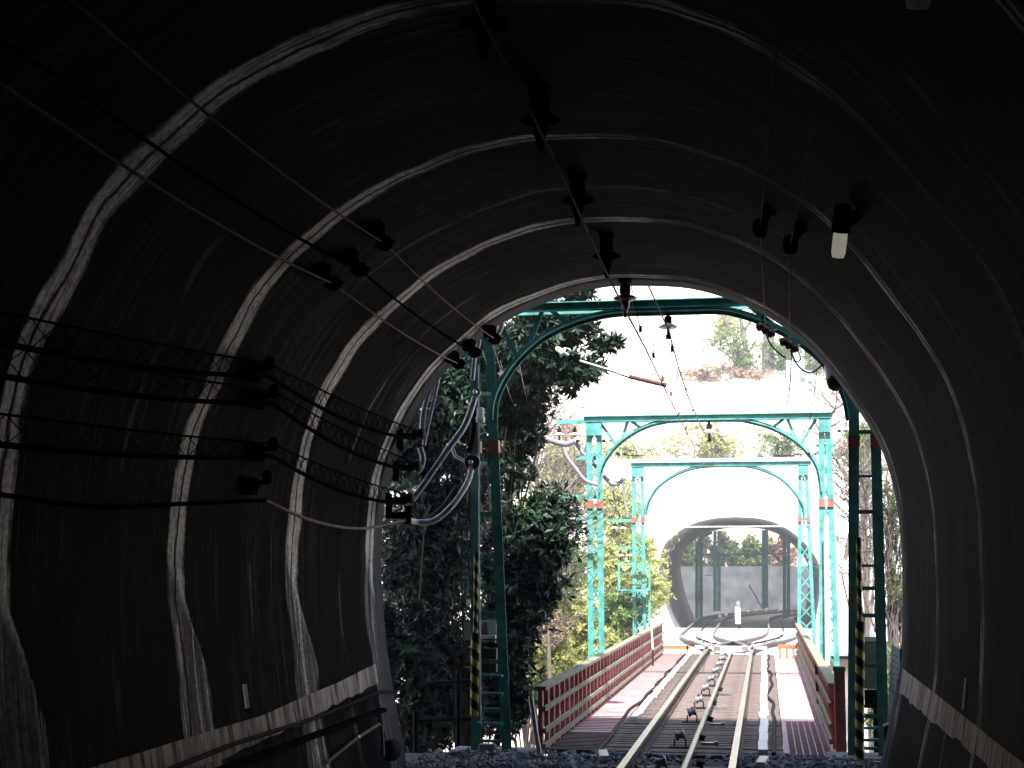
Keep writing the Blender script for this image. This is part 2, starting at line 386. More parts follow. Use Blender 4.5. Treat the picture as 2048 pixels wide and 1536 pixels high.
# far platform slab of pale concrete around the turnout
fl=MB(); 
for i in range(12):
    y0=37.2+i*1.95; y1=y0+1.95
    z0=-.17-.28*ss(40,58,y0); z1=-.17-.28*ss(40,58,y1)
    fl.add([(-4.6,y0,z0),(4.9,y0,z0),(4.9,y1,z1),(-4.6,y1,z1)],[(0,1,2,3)],True)
tag(fl.build('paved_apron',M_concw),None,None,kind='structure')
# tunnel floor
flo=MB(); flo.add([(-4,-26,-.2),(3.2,-26,-.2),(3.2,17.3,-.2),(-4,17.3,-.2),(-4,17.3,-3.5),(3.2,17.3,-3.5)],[(0,1,2,3),(3,2,5,4)])
struct(flo.build('trackbed',mat('trackbed_gravel',(.035,.035,.037),.95,0,.4,30,1.,col2=(.14,.14,.15))))
# ballast stones
st=MB()
def rock(m,c,r):
    vs=[];
    for (x,y,z) in ((0,0,1),(1,0,0),(0,1,0),(-1,0,0),(0,-1,0),(0,0,-1)):
        k=r*random.uniform(.6,1.25); vs.append((x,y,z,k))
    rz=random.uniform(0,6.28); q=Matrix.Rotation(rz,3,'Z')@Matrix.Rotation(random.uniform(-.6,.6),3,'X')
    m.add([Vector(c)+q@Vector((x*k,y*k,z*k*.8)) for x,y,z,k in vs],[(0,1,2),(0,2,3),(0,3,4),(0,4,1),(5,2,1),(5,3,2),(5,4,3),(5,1,4)])
for _ in range(7000):
    x=random.uniform(-2.9,2.0); y=random.uniform(11.5,17.25)
    if abs(x)<.42 and y>13: 
        if random.random()<.85: continue
    rock(st,(x,y,-.17+random.uniform(-.02,.05)),random.uniform(.022,.05))
tag(st.build('ballast',mat('crushed_stone',(.09,.10,.11),.9,0,.5,3,.4,col2=(.45,.46,.48))),'loose grey crushed stone ballast under the rails at the tunnel mouth','ballast',kind='stuff')
# ------------------------------------------------------------ track
def tz(y): return -.33*ss(38,58,y)
trk=thing('railway_track','straight single railway track of two shiny rails running over the bridge','track',(0,16,0))
def rail(m,ms,pts):
    m.strip(pts,.07,.035,Vector((0,0,1)))
    ms.strip([p-Vector((0,0,.07)) for p in pts],.022,.105,Vector((0,0,1)))
    ms.strip([p-Vector((0,0,.13)) for p in pts],.13,.02,Vector((0,0,1)))
for sx in (-.535,.535):
    a=MB();b=MB(); pts=[Vector((sx,-2+i*1.0,-.0175)) for i in range(43)]
    rail(a,b,pts); r=a.build('rail',M_rail,trk); b.build('rail_web',M_railside,r)
# timber deck planks across track (bridge) and sleepers (tunnel)
pm=None
for i in range(22):
    y=1+i*.72
    m=MB().box((0,y,-.205),(2.1,.2,.13)); m.build('sleeper',M_plank,trk,.008)
bri=thing('railway_bridge','narrow timber decked railway bridge with red walkways spanning the ravine','bridge',(0,27,-.3))
m=MB().box((0,0,0),(2.12,.15,.1)); base=m.build('deck_plank',M_plank,bri,.008)
for me_v in base.data.vertices: me_v.co+=Vector((0,-27,.3)) if False else Vector((0,0,0))
k=0
PL=[]
for i in range(96):
    y=17.42+i*.208
    if i==0: o=base
    else:
        o=base.copy(); COL.objects.link(o); o.parent=bri
    o.location=Vector((random.uniform(-.02,.02),y-27,.3-.21+random.uniform(-.006,.006)))-Vector((0,-27,.3))*0
    PL.append(o)
# base mesh was shifted by the builder: recentre it
for v in base.data.vertices: v.co+=Vector((0,27,-.3))
for sx in(-1,1):
    MB().box((sx*.75,27.3,-.62),(.3,20.2,.7)).build('girder',M_redp,bri)
    MB().box((sx*1.62,27.3,-.42),(.12,20.2,.25)).build('edge_beam',M_redp,bri)
# walkways
WL=MB(); WL.box((-1.33,28.3,-.17),(.56,17.8,.04)); wl=WL.build('walkway',M_deckred,bri)
sl_=MB()
for i in range(88): sl_.box((-1.33,19.6+i*.2,-.146),(.56,.015,.008))
sl_.build('anti_slip_ribs',M_red,wl)
WR=MB()
for i in range(7): WR.box((1.12+i*.078,27.2,-.16),(.010,19.6,.03))
wr=WR.build('walkway',M_deckred,bri)
g2=MB()
for i in range(245): g2.box((1.355,17.5+i*.08,-.163),(.49,.010,.022))
g2.build('grating_bars',M_deckred,wr)
MB().box((1.355,27.2,-.22),(.5,19.6,.03)).build('walkway_pan',mat('mauve_pan',(.16,.12,.13),.8,0,.2,4,.2),bri)
for x in(1.09,1.62): MB().box((x,27.2,-.155),(.05,19.6,.05)).build('walkway_edge',M_deckred,wr)
# slatted strip outside the left rail near the mouth and the right
for x0,x1 in((-1.06,-1.6),):
    q=MB()
    for i in range(14): q.box(((x0+x1)/2,17.45+i*.14,-.16),(abs(x1-x0),.06,.05))
    q.build('timber_slats',M_plank,bri)
# cover strips
def covers(x,name,y0,y1,wd):
    c=MB(); y=y0
    while y<y1:
        c.box((x+random.uniform(-.012,.012),y+.45,-.13),(wd,.88,.05),rz=random.uniform(-.012,.012)); y+=.9
    return c.build(name,M_white,bri,.006)
cov=covers(.83,'cable_trough_cover',17.5,36.4,.11); covers(-.93,'cable_trough_cover',21.0,36.4,.10)
def wig(x,y0,y1,amp,r,lab,seed,z=-.14):
    random.seed(seed); pts=[]; y=y0
    while y<=y1: pts.append((x+random.uniform(-amp,amp),y,z)); y+=1.3
    o=MB().tube(curve(pts,6),r,6).build('trackside_cable',M_black); tag(o,lab,'cable'); random.seed(seed+3)
wig(.93,17.4,37,.055,.024,'black cable wandering along the right side of the track beside the white covers',5)
wig(-1.06,17.3,37,.05,.026,'black cable wandering along the left edge of the track planks',6)
# white cable pieces on the ballast
for i,(px,py) in enumerate(((1525,1525),(1205,1512))):
    p=Gd(px,py,-.1); o=MB().box(p+Vector((0,.1,0)),(.1,.55,.05),rz=R(-4 if i==0 else 8)).build('trough_lid',M_white,None,.006)
    tag(o,['white trough lid lying on ballast right of the rails','short white trough lid on ballast left of the rails'][i],'lid')
# haul cable
hc=MB(); pts=[Vector((.075,-2+i*1.0,-.005+(.004*math.sin(i*2.3)))) for i in range(41)]
hc.tube(pts,.030,8); tag(hc.build('haul_cable',M_cable),'thick pale steel haul cable running between the rails','cable')
M_roll=mat('worn_roller_steel',(.22,.23,.25),.45,.5,.3,8,.1)
def roller(p,lab,s=.7):
    t=thing('cable_roller',lab,'roller',p,'cable guide rollers between the rails')
    m=MB(); m.lathe([(0,-.055),(.075*s,-.055),(.09*s,-.045),(.06*s,-.015),(.06*s,.015),(.09*s,.045),(.075*s,.055),(0,.055)],Vector(p)+Vector((0,0,.0)),(1,0,.25)); m.build('wheel',M_roll,t)
    m=MB().box(Vector(p)+Vector((-.065,0,-.09)),(.015,.10,.09)).box(Vector(p)+Vector((.065,0,-.09)),(.015,.10,.09)).box(Vector(p)+Vector((0,0,-.14)),(.26,.22,.03)); m.build('bracket',M_black,t,.004)
rp=[(1322,1525),(1360,1470),(1384,1424),(1398,1398),(1411,1374),(1422,1356),(1431,1340),(1438,1327),(1444,1316),(1449,1307)]
wd=['nearest, dark, at the tunnel mouth','second from the tunnel mouth','third from the tunnel mouth','fourth from the tunnel mouth','fifth from the tunnel mouth','sixth from the tunnel mouth','seventh from the tunnel mouth','third from the points','second from the points','last before the points']
for (px,py),s in zip(rp,wd):
    p=Gd(px,py,-.02); roller((p.x,p.y,-.02),'steel cable roller left of the haul cable, '+s)
rq=[(1400,1528),(1403,1475),(1420,1438),(1428,1405),(1440,1378)]
wq=['nearest','second nearest','third nearest','fourth nearest','fifth nearest']
for (px,py),s in zip(rq,wq):
    p=Gd(px,py,-.06); t=thing('cable_guide','small dark guide wheel on the right side of the haul cable, '+s+' one','guide',(p.x,p.y,-.07),'small guide wheels beside the haul cable')
    MB().lathe([(0,-.03),(.05,-.03),(.035,0),(.05,.03),(0,.03)],(p.x,p.y,-.06),(.3,0,1)).build('wheel',M_iron,t)
    MB().box((p.x+.08,p.y,-.13),(.16,.07,.03)).box((p.x+.17,p.y-.02,-.125),(.05,.05,.05)).build('bracket',M_steel,t)
# turnout: left and right diverging tracks
def offs(y,s): 
    T=[(37,0),(38.2,.09),(40,.33),(42.5,.76),(45,1.04),(47.7,1.25),(52,1.43),(58,1.52),(99,1.54)]
    if y<=37: return 0
    for (a,p),(b,q) in zip(T,T[1:]):
        if y<=b: return s*(p+(q-p)*(y-a)/(b-a))
for s,lab in((-1,'curved railway track bending left of the white marker towards the far tunnel'),(1,'curved railway track bending right of the white marker towards the far tunnel')):
    t=thing('turnout_track',lab,'track',(s*1.5,50,-.3))
    for sx in(-.535,.535):
        a=MB();b=MB(); pts=[]
        y=36.6
        while y<84:
            yy=y; pts.append(Vector((sx+offs(yy,s)+(0 if yy<62 else max(0,yy-68)**2*.014),yy,tz(yy)-.0175))); y+=.6
        if s*sx<0: pts=pts[3:]      # inner rails start past the toe
        rail(a,b,pts); r=a.build('rail',mat('dull_rail_head',(.20,.17,.15),.6,.3),t); b.build('rail_web',M_railside,r)
    c=MB(); pts=[]; y=39
    while y<84: pts.append(Vector((offs(y,s)+max(0,y-68)**2*.014,y,tz(y)-.07))); y+=.8
    tag(c.tube(pts,.03,6).build('haul_cable',M_iron),'dark haul cable in the middle of the '+('left' if s<0 else 'right')+' curved track','cable')
    for j in range(6):
        y=41+j*2.6; roller((offs(y,s)-.03*s,y,tz(y)-.06),'small cable roller inside the %s curved track, %s from the bridge'%('left' if s<0 else 'right',['first','second','third','fourth','fifth','sixth'][j]),.8)
# points mechanism
pmx=thing('points_mechanism','silvery points machinery between the rails where the track splits','points',(0,38,-.1))
m=MB()
m.box((-.25,37.9,-.06),(.35,.5,.08)).box((.25,38.2,-.06),(.3,.7,.06)).bar((-.9,38,-.05),(.9,38,-.05),.05,.04).bar((-.9,38.6,-.05),(.9,38.6,-.05),.05,.04); m.build('plates',M_white,pmx,.01)
MB().box((-.3,37.5,-.03),(.16,.2,.16)).build('motor_housing',M_steel,pmx,.02); MB().box((.35,37.6,-.03),(.14,.2,.14)).build('motor_housing',M_steel,pmx,.02)
# ------------------------------------------------------------ railings
def railing(x,y0,y1,lab,s,npost):
    t=thing('bridge_railing',lab,'railing',(x,(y0+y1)/2,-.15))
    L=y1-y0
    MB().box((x,(y0+y1)/2,.585),(.13,L,.05)).build('top_rail',M_lichen,t,.008)
    for z in(.36,.12,-.05): MB().box((x-s*.045,(y0+y1)/2,z),(.035,L,.055)).build('rail',M_lichen,t,.004)
    p=MB().box((0,0,0),(.05,.10,.74)); base=p.build('post',M_redp,t,.005)
    for v in base.data.vertices: v.co-=Vector((-t.location.x,-t.location.y,-t.location.z))*1
    n=npost
    for i in range(n):
        o=base if i==0 else base.copy()
        if i: COL.objects.link(o); o.parent=t
        o.location=Vector((0,y0+.06+(L-.12)*i/(n-1)-t.location.y,.195-t.location.z)); o.rotation_euler=(random.uniform(-.012,.012),random.uniform(-.01,.01),random.uniform(-.06,.06))
    # close pickets between the lower rails
    pk=MB().box((0,0,0),(.012,.022,.17)).build('picket',M_redp,t)
    for v in pk.data.vertices: v.co+=t.location
    for i in range(100):
        o=pk if i==0 else pk.copy()
        if i: COL.objects.link(o); o.parent=t
        o.location=Vector((-s*.02,y0+.1+(L-.2)*i/99-t.location.y,.035-t.location.z))
    return t
tl=railing(-1.62,16.9,37.0,'red painted timber railing with grey top rail along the left side of the bridge',-1,44)
tr=railing(1.64,17.9,37.0,'red painted timber railing with grey top rail along the right side of the bridge',1,42)
# end posts
MB().box((1.70,17.75,.28),(.12,.13,.96)).build('end_post',M_redp,tr,.008)
MB().box((1.70,17.75,.785),(.14,.15,.05)).build('post_cap',M_lichen,tr,.006)
MB().tube([(-1.72,16.86,.50),(-1.66,16.84,.1),(-1.60,16.82,-.2)],.03,8).build('end_pipe',M_steel,tl)
# marker poles against the railings
mp=thing('marker_pole','thin marker pole, white above and black below, against the left railing','pole',(-1.5,33.5,-.15))
b0=Gd(1306,1332,-.15); MB().bar((b0.x,b0.y,-.15),(b0.x,b0.y,.2),.035,.035).build('lower_half',M_black,mp); MB().bar((b0.x,b0.y,.2),(b0.x-.02,b0.y,.62),.035,.035).build('upper_half',M_white,mp)
b0=Gd(1637,1425,-.15); o=MB().bar((b0.x,b0.y,-.15),(b0.x-.02,b0.y,.6),.04,.04).build('marker_pole',M_black); tag(o,'thin black pole standing against the right railing','pole')
# small orange barriers at the far end of each walkway
for s,x0,x1,y,lab in((1,1.15,2.0,35.6,'low orange barrier across the far end of the right walkway'),(-1,-1.65,-.95,36.8,'low red beam across the far end of the left walkway')):
    t=thing('end_barrier',lab,'barrier',(x0,y,-.15))
    M_or=mat('orange_paint',(.62,.14,.05),.6)
    MB().box(((x0+x1)/2,y,.12 if s>0 else .02),(x1-x0,.05,.09)).build('beam',M_or,t)
    q=MB()
    for i in range(6 if s>0 else 2): q.box((x0+.04+(x1-x0-.08)*i/(5 if s>0 else 1),y,-.03),(.05,.05,.24))
    q.build('studs',M_or,t)
# orange fence left of the far platform
t=thing('platform_fence','short reddish fence left of the platform beyond the left railing','fence',(-2.8,38.2,-.2))
MB().bar((-4.4,38.4,.45),(-1.75,37.6,.30),.06,.07).build('top_rail',M_red,t)
for i in range(8):
    x=-4.3+i*.36; MB().box((x,38.37-(x+4.3)*.29,.1),(.05,.05,.55)).build('post',M_red,t)
# ------------------------------------------------------------ gantries
LC=mat('teal_paint_lit',(.02,.26,.24),.45,0,.3,3,.08,col2=(.04,.36,.33))
def leg(m,xt,zt,xb,zb,Y,w,d): m.bar((xb,Y,zb),(xt,Y,zt),w,d,Vector((0,1,0)))
def gantry(Y,label,legs,beam,arch,diags,ybase,lat,arms,redband,wleg=.115):
    """legs: for each post [(xt,xb),(xt,xb)] photo columns at the beam row and the base row"""
    t=thing('catenary_gantry',label,'gantry',U((legs[0][0][1]+legs[1][1][1])/2,ybase,Y),'teal steel gantries carrying the overhead wires')
    bx0,bx1,by=beam; a=U(bx0,by,Y); b=U(bx1,by+(-6 if bx1-bx0>400 else -4),Y); a.z=b.z=(a.z+b.z)/2
    zt=a.z
    m=MB()
    m.bar(a+Vector((0,-.07,.045)),b+Vector((0,-.07,.045)),.10,.012); m.bar(a+Vector((0,-.07,-.045)),b+Vector((0,-.07,-.045)),.10,.012)
    m.bar(a+Vector((0,-.03,0)),b+Vector((0,-.03,0)),.012,.09)
    m.bar(a+Vector((0,.15,0)),b+Vector((0,.15,0)),.06,.11)
    m.build('beam',M_teal,t)
    for side,post in enumerate(legs):
        zb=-.35 if Y<30 else -.6
        pts=[]
        lm_=MB()
        for (xt,xb) in post:
            T=U(xt,by+ (8 if Y<20 else 4),Y); B=U(xb,ybase,Y); T.z=zt-.02
            B2=T+(B-T)*((T.z-zb)/(T.z-B.z)); pts.append((T,B2))
            lm_.bar(B2,T,wleg,.012,Vector((0,1,0))); lm_.bar(B2+Vector((0,.06,0)),T+Vector((0,.06,0)),.012,.12,Vector((0,1,0)))
        po=lm_.build('post',M_teal,t)
        q=MB(); (T1,B1),(T2,B2)=pts
        if lat:
            h=.36; z=zb+.2; k=0
            while z<zt-.25:
                def at(T,B,zz): 
                    f=(zz-B.z)/(T.z-B.z); return B.lerp(T,f)
                a1=at(T1,B1,z);b1=at(T2,B2,z+h);a2=at(T2,B2,z);b2=at(T1,B1,z+h)
                q.bar(a1+Vector((0,.02,0)),b1+Vector((0,.02,0)),.032,.010,Vector((0,1,0))); q.bar(a2+Vector((0,.035,0)),b2+Vector((0,.035,0)),.032,.010,Vector((0,1,0))); z+=h
            q.build('lattice',M_teal,po)
        else:
            z=zb+.45; i=0
            hs=[.0,.35,.9,1.45,1.75,2.0,2.6,3.0,3.5,3.75,4.2]
            for hh in hs:
                zz=zb+.3+hh
                if zz>zt-.2: break
                f=(zz-B1.z)/(T1.z-B1.z); MB().bar(B1.lerp(T1,f)+Vector((0,.03,0)),B2.lerp(T2,f)+Vector((0,.03,0)),.05,.045 if hh%1 else .03).build('rung',M_teal,po)
        # gusset
        gm=MB(); x0=min(T1.x,T2.x)-.05; x1=max(T1.x,T2.x)+.05
        gm.box(((x0+x1)/2,Y-.09,zt-.17),(x1-x0,.012,.26)); 
        gm.build('gusset_plate',M_teal,po)
        if redband:
            zr=U(1000,redband,Y).z
            for T,B in pts:
                f=(zr-B.z)/(T.z-B.z); f2=(zr+.14-B.z)/(T.z-B.z)
                rb=MB(); rb.bar(B.lerp(T,f)+Vector((0,.02,0)),B.lerp(T,f2)+Vector((0,.02,0)),wleg+.012,.13,Vector((0,1,0))); rb.build('red_band',M_red,po)
    if arch:
        ap=curve([U(x,y,Y)+Vector((0,.02,0)) for x,y in arch],5)
        m=MB(); m.strip(ap,.10 if Y<20 else .09,.02,Vector((0,1,0))); m.strip([p+Vector((0,-.06,0)) for p in ap],.02,.1,Vector((0,1,0)))
        m.build('arch_brace',M_teal,t)
    for (x0,y0,x1,y1) in diags: MB().bar(U(x0,y0,Y)+Vector((0,.03,0)),U(x1,y1,Y)+Vector((0,.03,0)),.055,.012,Vector((0,1,0))).build('spandrel_brace',M_teal,t)
    for (x0,x1,y,hh) in arms:
        p=U(x0,y,Y);q=U(x1,y,Y);q.z=p.z
        MB().bar(p+Vector((0,.13,0)),q+Vector((0,.13,0)),.07,hh).build('cross_arm',M_teal,t)
    return t,zt
Y1,Y2,Y3=17.3,27.0,37.6
g1,_=gantry(Y1,'nearest teal gantry at the tunnel mouth, mostly in shade, with ladder-like posts',
 [[(950,952),(976,1014)],[(1709,1706),(1745,1768)]],(950,1745,612),
 [(986,840),(990,800),(1010,755),(1040,715),(1085,675),(1135,650),(1185,634),(1235,625),(1300,623),(1370,621),(1440,620),(1478,627),(1520,641),(1580,671),(1630,706),(1665,745),(1690,790),(1701,840)],
 [(985,620,1036,718),(1085,618,1050,705),(1100,618,1138,650),(1500,612,1560,660),(1620,612,1600,686),(1640,612,1605,686),(1690,612,1640,715)],
 1515,False,[(925,968,705,.08)],905)
g2_,_=gantry(Y2,'second teal gantry standing halfway along the bridge, sunlit, with lattice posts',
 [[(1178,1182),(1198,1204)],[(1643,1645),(1655,1673)]],(1168,1664,838),
 [(1199,985),(1200,950),(1206,928),(1226,898),(1256,872),(1292,853),(1330,843),(1372,840),(1470,839),(1500,843),(1545,856),(1590,881),(1620,910),(1637,940),(1643,985)],
 [(1200,845,1232,890),(1255,842,1242,885),(1262,842,1285,858),(1567,838,1545,855),(1575,838,1593,882),(1632,838,1603,886)],
 1320,True,[(1110,1170,843,.07),(1150,1200,915,.07),(1100,1202,993,.06),(1125,1200,1036,.06),(1632,1672,890,.05),(1632,1672,904,.05)],1018,.10)
g3_,_=gantry(Y3,'third teal gantry at the far end of the bridge, washed out by sun',
 [[(1267,1269),(1284,1290)],[(1600,1598),(1612,1629)]],(1262,1622,930),
 [(1290,1030),(1296,1005),(1312,978),(1340,955),(1380,938),(1420,932),(1480,931),(1520,938),(1560,956),(1590,985),(1606,1012),(1608,1040)],
 [],1290,True,[(1212,1266,1041,.06),(1232,1290,1096,.06),(1236,1296,1182,.07),(1236,1296,1128,.04)],1047,.085)
# ladder frame on third gantry left post
t=thing('service_platform','small teal service frame on the left post of the third gantry','platform',U(1265,1182,Y3-.2))
m=MB()
for x in(1238,1299): m.bar(U(x,1128,Y3-.25),U(x,1270 if x>1290 else 1182,Y3-.25),.05,.05)
m.bar(U(1238,1128,Y3-.25),U(1299,1128,Y3-.25),.04,.04).bar(U(1238,1150,Y3-.25),U(1299,1138,Y3-.25),.02,.02); m.build('frame',M_teal,t)
MB().bar(U(1236,1180,Y3-.3),U(1300,1180,Y3-.3),.3,.03).build('floor',M_teal,t)
# shelves / gear on right of g2-g3 post: pole with climbing loops
tag(MB().tube([U(1652,1045,Y2-.3),U(1654,1180,Y2-.3),U(1655,1330,Y2-.3)],.045,8).build('cable_duct',M_white),'white vertical cable duct beside the right post of the second gantry','duct')
# ------------------------------------------------------------ insulators
def insul(o,axis,s,m,label,group,wet=None,cat='insulator',n=16):
    t=thing('insulator',label,cat,o,group)
    o=Vector(o)
    MB().lathe([(0,0),(.025*s,0),(.025*s,.05*s),(.05*s,.05*s),(.05*s,.14*s),(.035*s,.16*s),(0,.16*s)],o,axis,n).build('cap',M_iron,t)
    MB().lathe([(.03*s,.13*s),(.06*s,.15*s),(.13*s,.19*s),(.135*s,.205*s),(.09*s,.21*s),(.09*s,.20*s),(.06*s,.20*s),(.06*s,.215*s),(.03*s,.215*s),(.02*s,.22*s)],o,axis,n).build('disc',m,t)
    MB().lathe([(.02*s,.20*s),(.02*s,.30*s),(.035*s,.30*s),(.035*s,.36*s),(0,.36*s)],o,axis,8).build('pin',M_iron,t)
    return t
# crown insulators in tunnel
cr_=[(1250,558,16.18,'hanging in the tunnel mouth against the daylight'),(1213,470,13.9,'second back from the tunnel mouth'),(1155,348,11.7,'third back from the tunnel mouth'),(1080,170,9.5,'fourth back from the tunnel mouth'),(968,-30,7.7,'at the top edge of the picture')]
for px,py,Yc,s in cr_:
    q=U(px,py,Yc); z=q.z
    zc=max(p.z for p in PROF)-.0; x=q.x
    # find lining height at x
    zt=[a.z+(b.z-a.z)*(x-a.x)/(b.x-a.x) for a,b in zip(PROF,PROF[1:]) if (a.x-x)*(b.x-x)<=0 and max(a.z,b.z)>3 and abs(a.x-b.x)>1e-6]
    zt=max(zt)
    t=thing('contact_wire_support','dark bell-shaped wire support on the tunnel crown, '+s,'insulator',(x,Yc,zt),'bell-shaped supports along the tunnel crown')
    MB().box((x,Yc,zt-.02),(.14,.10,.04)).lathe([(.03,0),(.03,-.10)],(x,Yc,zt-.02),(0,0,1)).build('mounting',M_sooty,t)
    MB().lathe([(0,-.04),(.045,-.05),(.06,-.08),(.065,-.14),(.055,-.175),(.125,-.205),(.135,-.22),(.10,-.235),(.05,-.25),(.045,-.31),(.03,-.34),(.02,-.42),(0,-.43)],(x,Yc,zt),(0,0,1),20).build('bell',M_ceramd if Yc>15 else M_sooty,t)
# ------------------------------------------------------------ overhead wires
def wire(pts,r,m,label,name='overhead_wire',cat='wire'):
    return tag(MB().tube(pts,r,6).build(name,m),label,cat)
ch=4.20
cw=[]
for px,py in((945,0),(1100,300),(1213,545),(1250,620),(1290,695),(1325,768),(1365,850),(1405,925),(1428,958)):
    d=cf+cr*((px-1024)/F)+cu*((768-py)/F); k=(ch-CP.z)/d.z; cw.append(CP+d*k)
c0=cw[0]+(cw[0]-cw[1])*1.0
cwt=thing('contact_wire','brownish contact wire running down the middle from the tunnel roof out over the track','wire',cw[3])
MB().tube([c0]+cw,.009,6).build('wire',M_copper,cwt)
ms=[U(1285,545,16.3),U(1337,660,17.3),U(1357,735,20.2),U(1375,790,23),U(1400,850,26),U(1421,885,27.2),U(1428,930,34),U(1432,950,40)]
mst=thing('messenger_wire','upper messenger wire with thin droppers, hung from the gantry insulators','wire',ms[1])
MB().tube(ms,.010,6).build('wire',M_copper,mst)
# droppers + clamps
dr=[(1262,570,1281,660),(1306,640,1307,713),(1330,660,1325,760),(1343,665,1342,790),(1344,690,1344,700),(1355,735,1358,830),(1372,790,1372,858),(1390,815,1398,905)]
for x0,y0,x1,y1 in dr:
    m=MB()
    # depth of the contact wire at the lower end
    d=cf+cr*((x1-1024)/F)+cu*((768-y1)/F); Yd=(CP+d*((ch-CP.z)/d.z)).y
    m.tube([U(x0,y0,Yd),U(x1,y1,Yd)],.005,5)
    m.box(U(x1,y1-2,Yd),(.028,.03,.06)); m.build('dropper',M_rust,mst)
for px,py,Yc in((1346,695,18.3),(1362,747,20.6),(1372,778,22.3),(1386,820,24.5)): MB().box(U(px,py,Yc),(.025,.03,.05)).build('clamp',M_rust,mst)
# gantry insulators for messenger
insul(U(1336,626,Y1),(0,0,-1),.85,M_ceram,'white disc insulator hanging from the middle of the nearest gantry','white disc insulators under the gantry beams')
insul(U(1418,843,Y2),(0,0,-1),1.0,M_ceram,'white disc insulator hanging from the middle of the second gantry','white disc insulators under the gantry beams')
# bolt on top of g1 beam
# registration arm
ra=thing('registration_arm','long slanting arm with white insulator reaching from the left to the contact wire','arm',U(1130,705,18.2))
MB().tube([U(1160,722,18.6),U(1225,742,18.6),U(1262,755,18.6)],.019,8).build('arm_tube',M_steel,ra); MB().tube([U(1258,753,18.6),U(1333,771,18.6)],.027,8).build('arm_sleeve',M_rust,ra)
MB().lathe([(.015,-.08),(.035,-.06),(.035,0),(.065,.02),(.07,.04),(.02,.05),(.02,.11),(0,.11)],U(1122,702,18.6),(.75,0,-.45),14).build('insulator',M_ceram,ra)
MB().tube([U(1100,690,18.6),U(1124,703,18.6)],.012,6).build('stay',M_iron,ra)
# arm insulators on g2 and g3
for px,py,Y_,lab in((1117,852,Y2,'outer white insulator under the top left arm of the second gantry'),(1148,852,Y2,'inner white insulator under the top left arm of the second gantry'),(1122,1000,Y2,'outer white insulator under the middle arm of the second gantry'),(1137,1000,Y2,'middle white insulator under the middle arm of the second gantry'),(1154,1000,Y2,'inner white insulator under the middle arm of the second gantry'),(1130,1044,Y2,'outer white insulator under the lowest arm of the second gantry'),(1151,1044,Y2,'inner white insulator under the lowest arm of the second gantry'),(1228,1045,Y3,'outer white insulator under the upper arm of the third gantry'),(1245,1045,Y3,'inner white insulator under the upper arm of the third gantry'),(1240,1100,Y3,'outer white insulator under the lower arm of the third gantry'),(1256,1100,Y3,'inner white insulator under the lower arm of the third gantry')):
    insul(U(px,py,Y_)+Vector((0,.1,0)),(0,0,-1),.8 if Y_==Y2 else .7,M_ceram,lab,'white insulators under the gantry arms',n=12)
# grey knob insulators beside posts
for px,py,Y_,l in((1160,882,Y2,'dark horizontal insulator left of the second gantry left post'),(1203,882,Y2,'dark horizontal insulator right of the second gantry left post'),(1673,862,Y2,'dark horizontal insulator on the right post top of the second gantry'),(1232,908,Y2,'grey insulator hanging from the arch of the second gantry'),(1612,908,Y2,'small insulator on the right of the arch of the second gantry')):
    insul(U(px,py,Y_-.1),(1 if px!=1160 else -1,0,0),.5,M_ceram,l,None,n=10)
# span wire from the arch
wire(sagline(U(1232,905,Y2),U(1290,910,Y2),.03,6),.008,M_iron,'thin stay rod left under the arch of the second gantry','stay_rod')
wire(sagline(U(1548,911,Y2),U(1612,907,Y2),.02,6),.008,M_iron,'thin stay rod right under the arch of the second gantry','stay_rod')
wire([U(1556,875,Y2),U(1556,912,Y2)],.008,M_iron,'short hanging rod right under the arch of the second gantry','stay_rod')
# ------------------------------------------------------------ feeder wires along left vault
def support(px,py,off,lab,Yf=None):
    q=W(px,py,off) if Yf is None else U(px,py,Yf)
    wq=W(px,py,0) if Yf is None else q
    t=thing('wire_bracket',lab,'bracket',q,'dark wire brackets on the tunnel vault')
    dn=(Vector((-.5,q.y,2.2))-q).normalized()
    MB().tube([q-dn*(off+.02),q-dn*.03],.02,6).box(q-dn*(off-.015),(.12,.16,.12)).build('stem',M_sooty,t)
    MB().lathe([(0,-.05),(.05,-.05),(.07,-.01),(.09,.0),(.07,.015),(.045,.05),(0,.06)],q,(.2,.1,-1),14).build('insulator',M_sooty,t)
    return q
fw=[((0,165),5.4,(640,540),(918,728),'pale feeder wire lowest on the left vault'),
    ((110,150),6.0,(695,510),(950,705),'dark thick feeder wire in the middle of the left vault'),
    ((180,30),6.2,(748,455),(990,678),'thin feeder wire highest on the left vault')]
fends=[]
for i,(a,Ya,b,c,lab) in enumerate(fw):
    n_=['lowest','middle','highest'][i]
    pb=support(b[0],b[1],.16,'dark bracket holding the %s feeder wire beside the second joint ring'%n_)
    pc=support(c[0],c[1],.12,'dark reddish bracket holding the %s feeder wire at the tunnel mouth'%n_,16.2)
    pa=U(a[0],a[1],Ya); pz=pa+(pa-pb)*.6
    mt=[M_wire,M_sooty,M_wire][i]; rr=[.009,.011,.008][i]
    wire([pz]+sagline(pa,pb,.06,10),rr,mt,lab+', near span','feeder_wire')
    wire(sagline(pb,pc,.05,12),rr*.9,mt,lab+', far span to the mouth','feeder_wire')
    fends.append(pc)
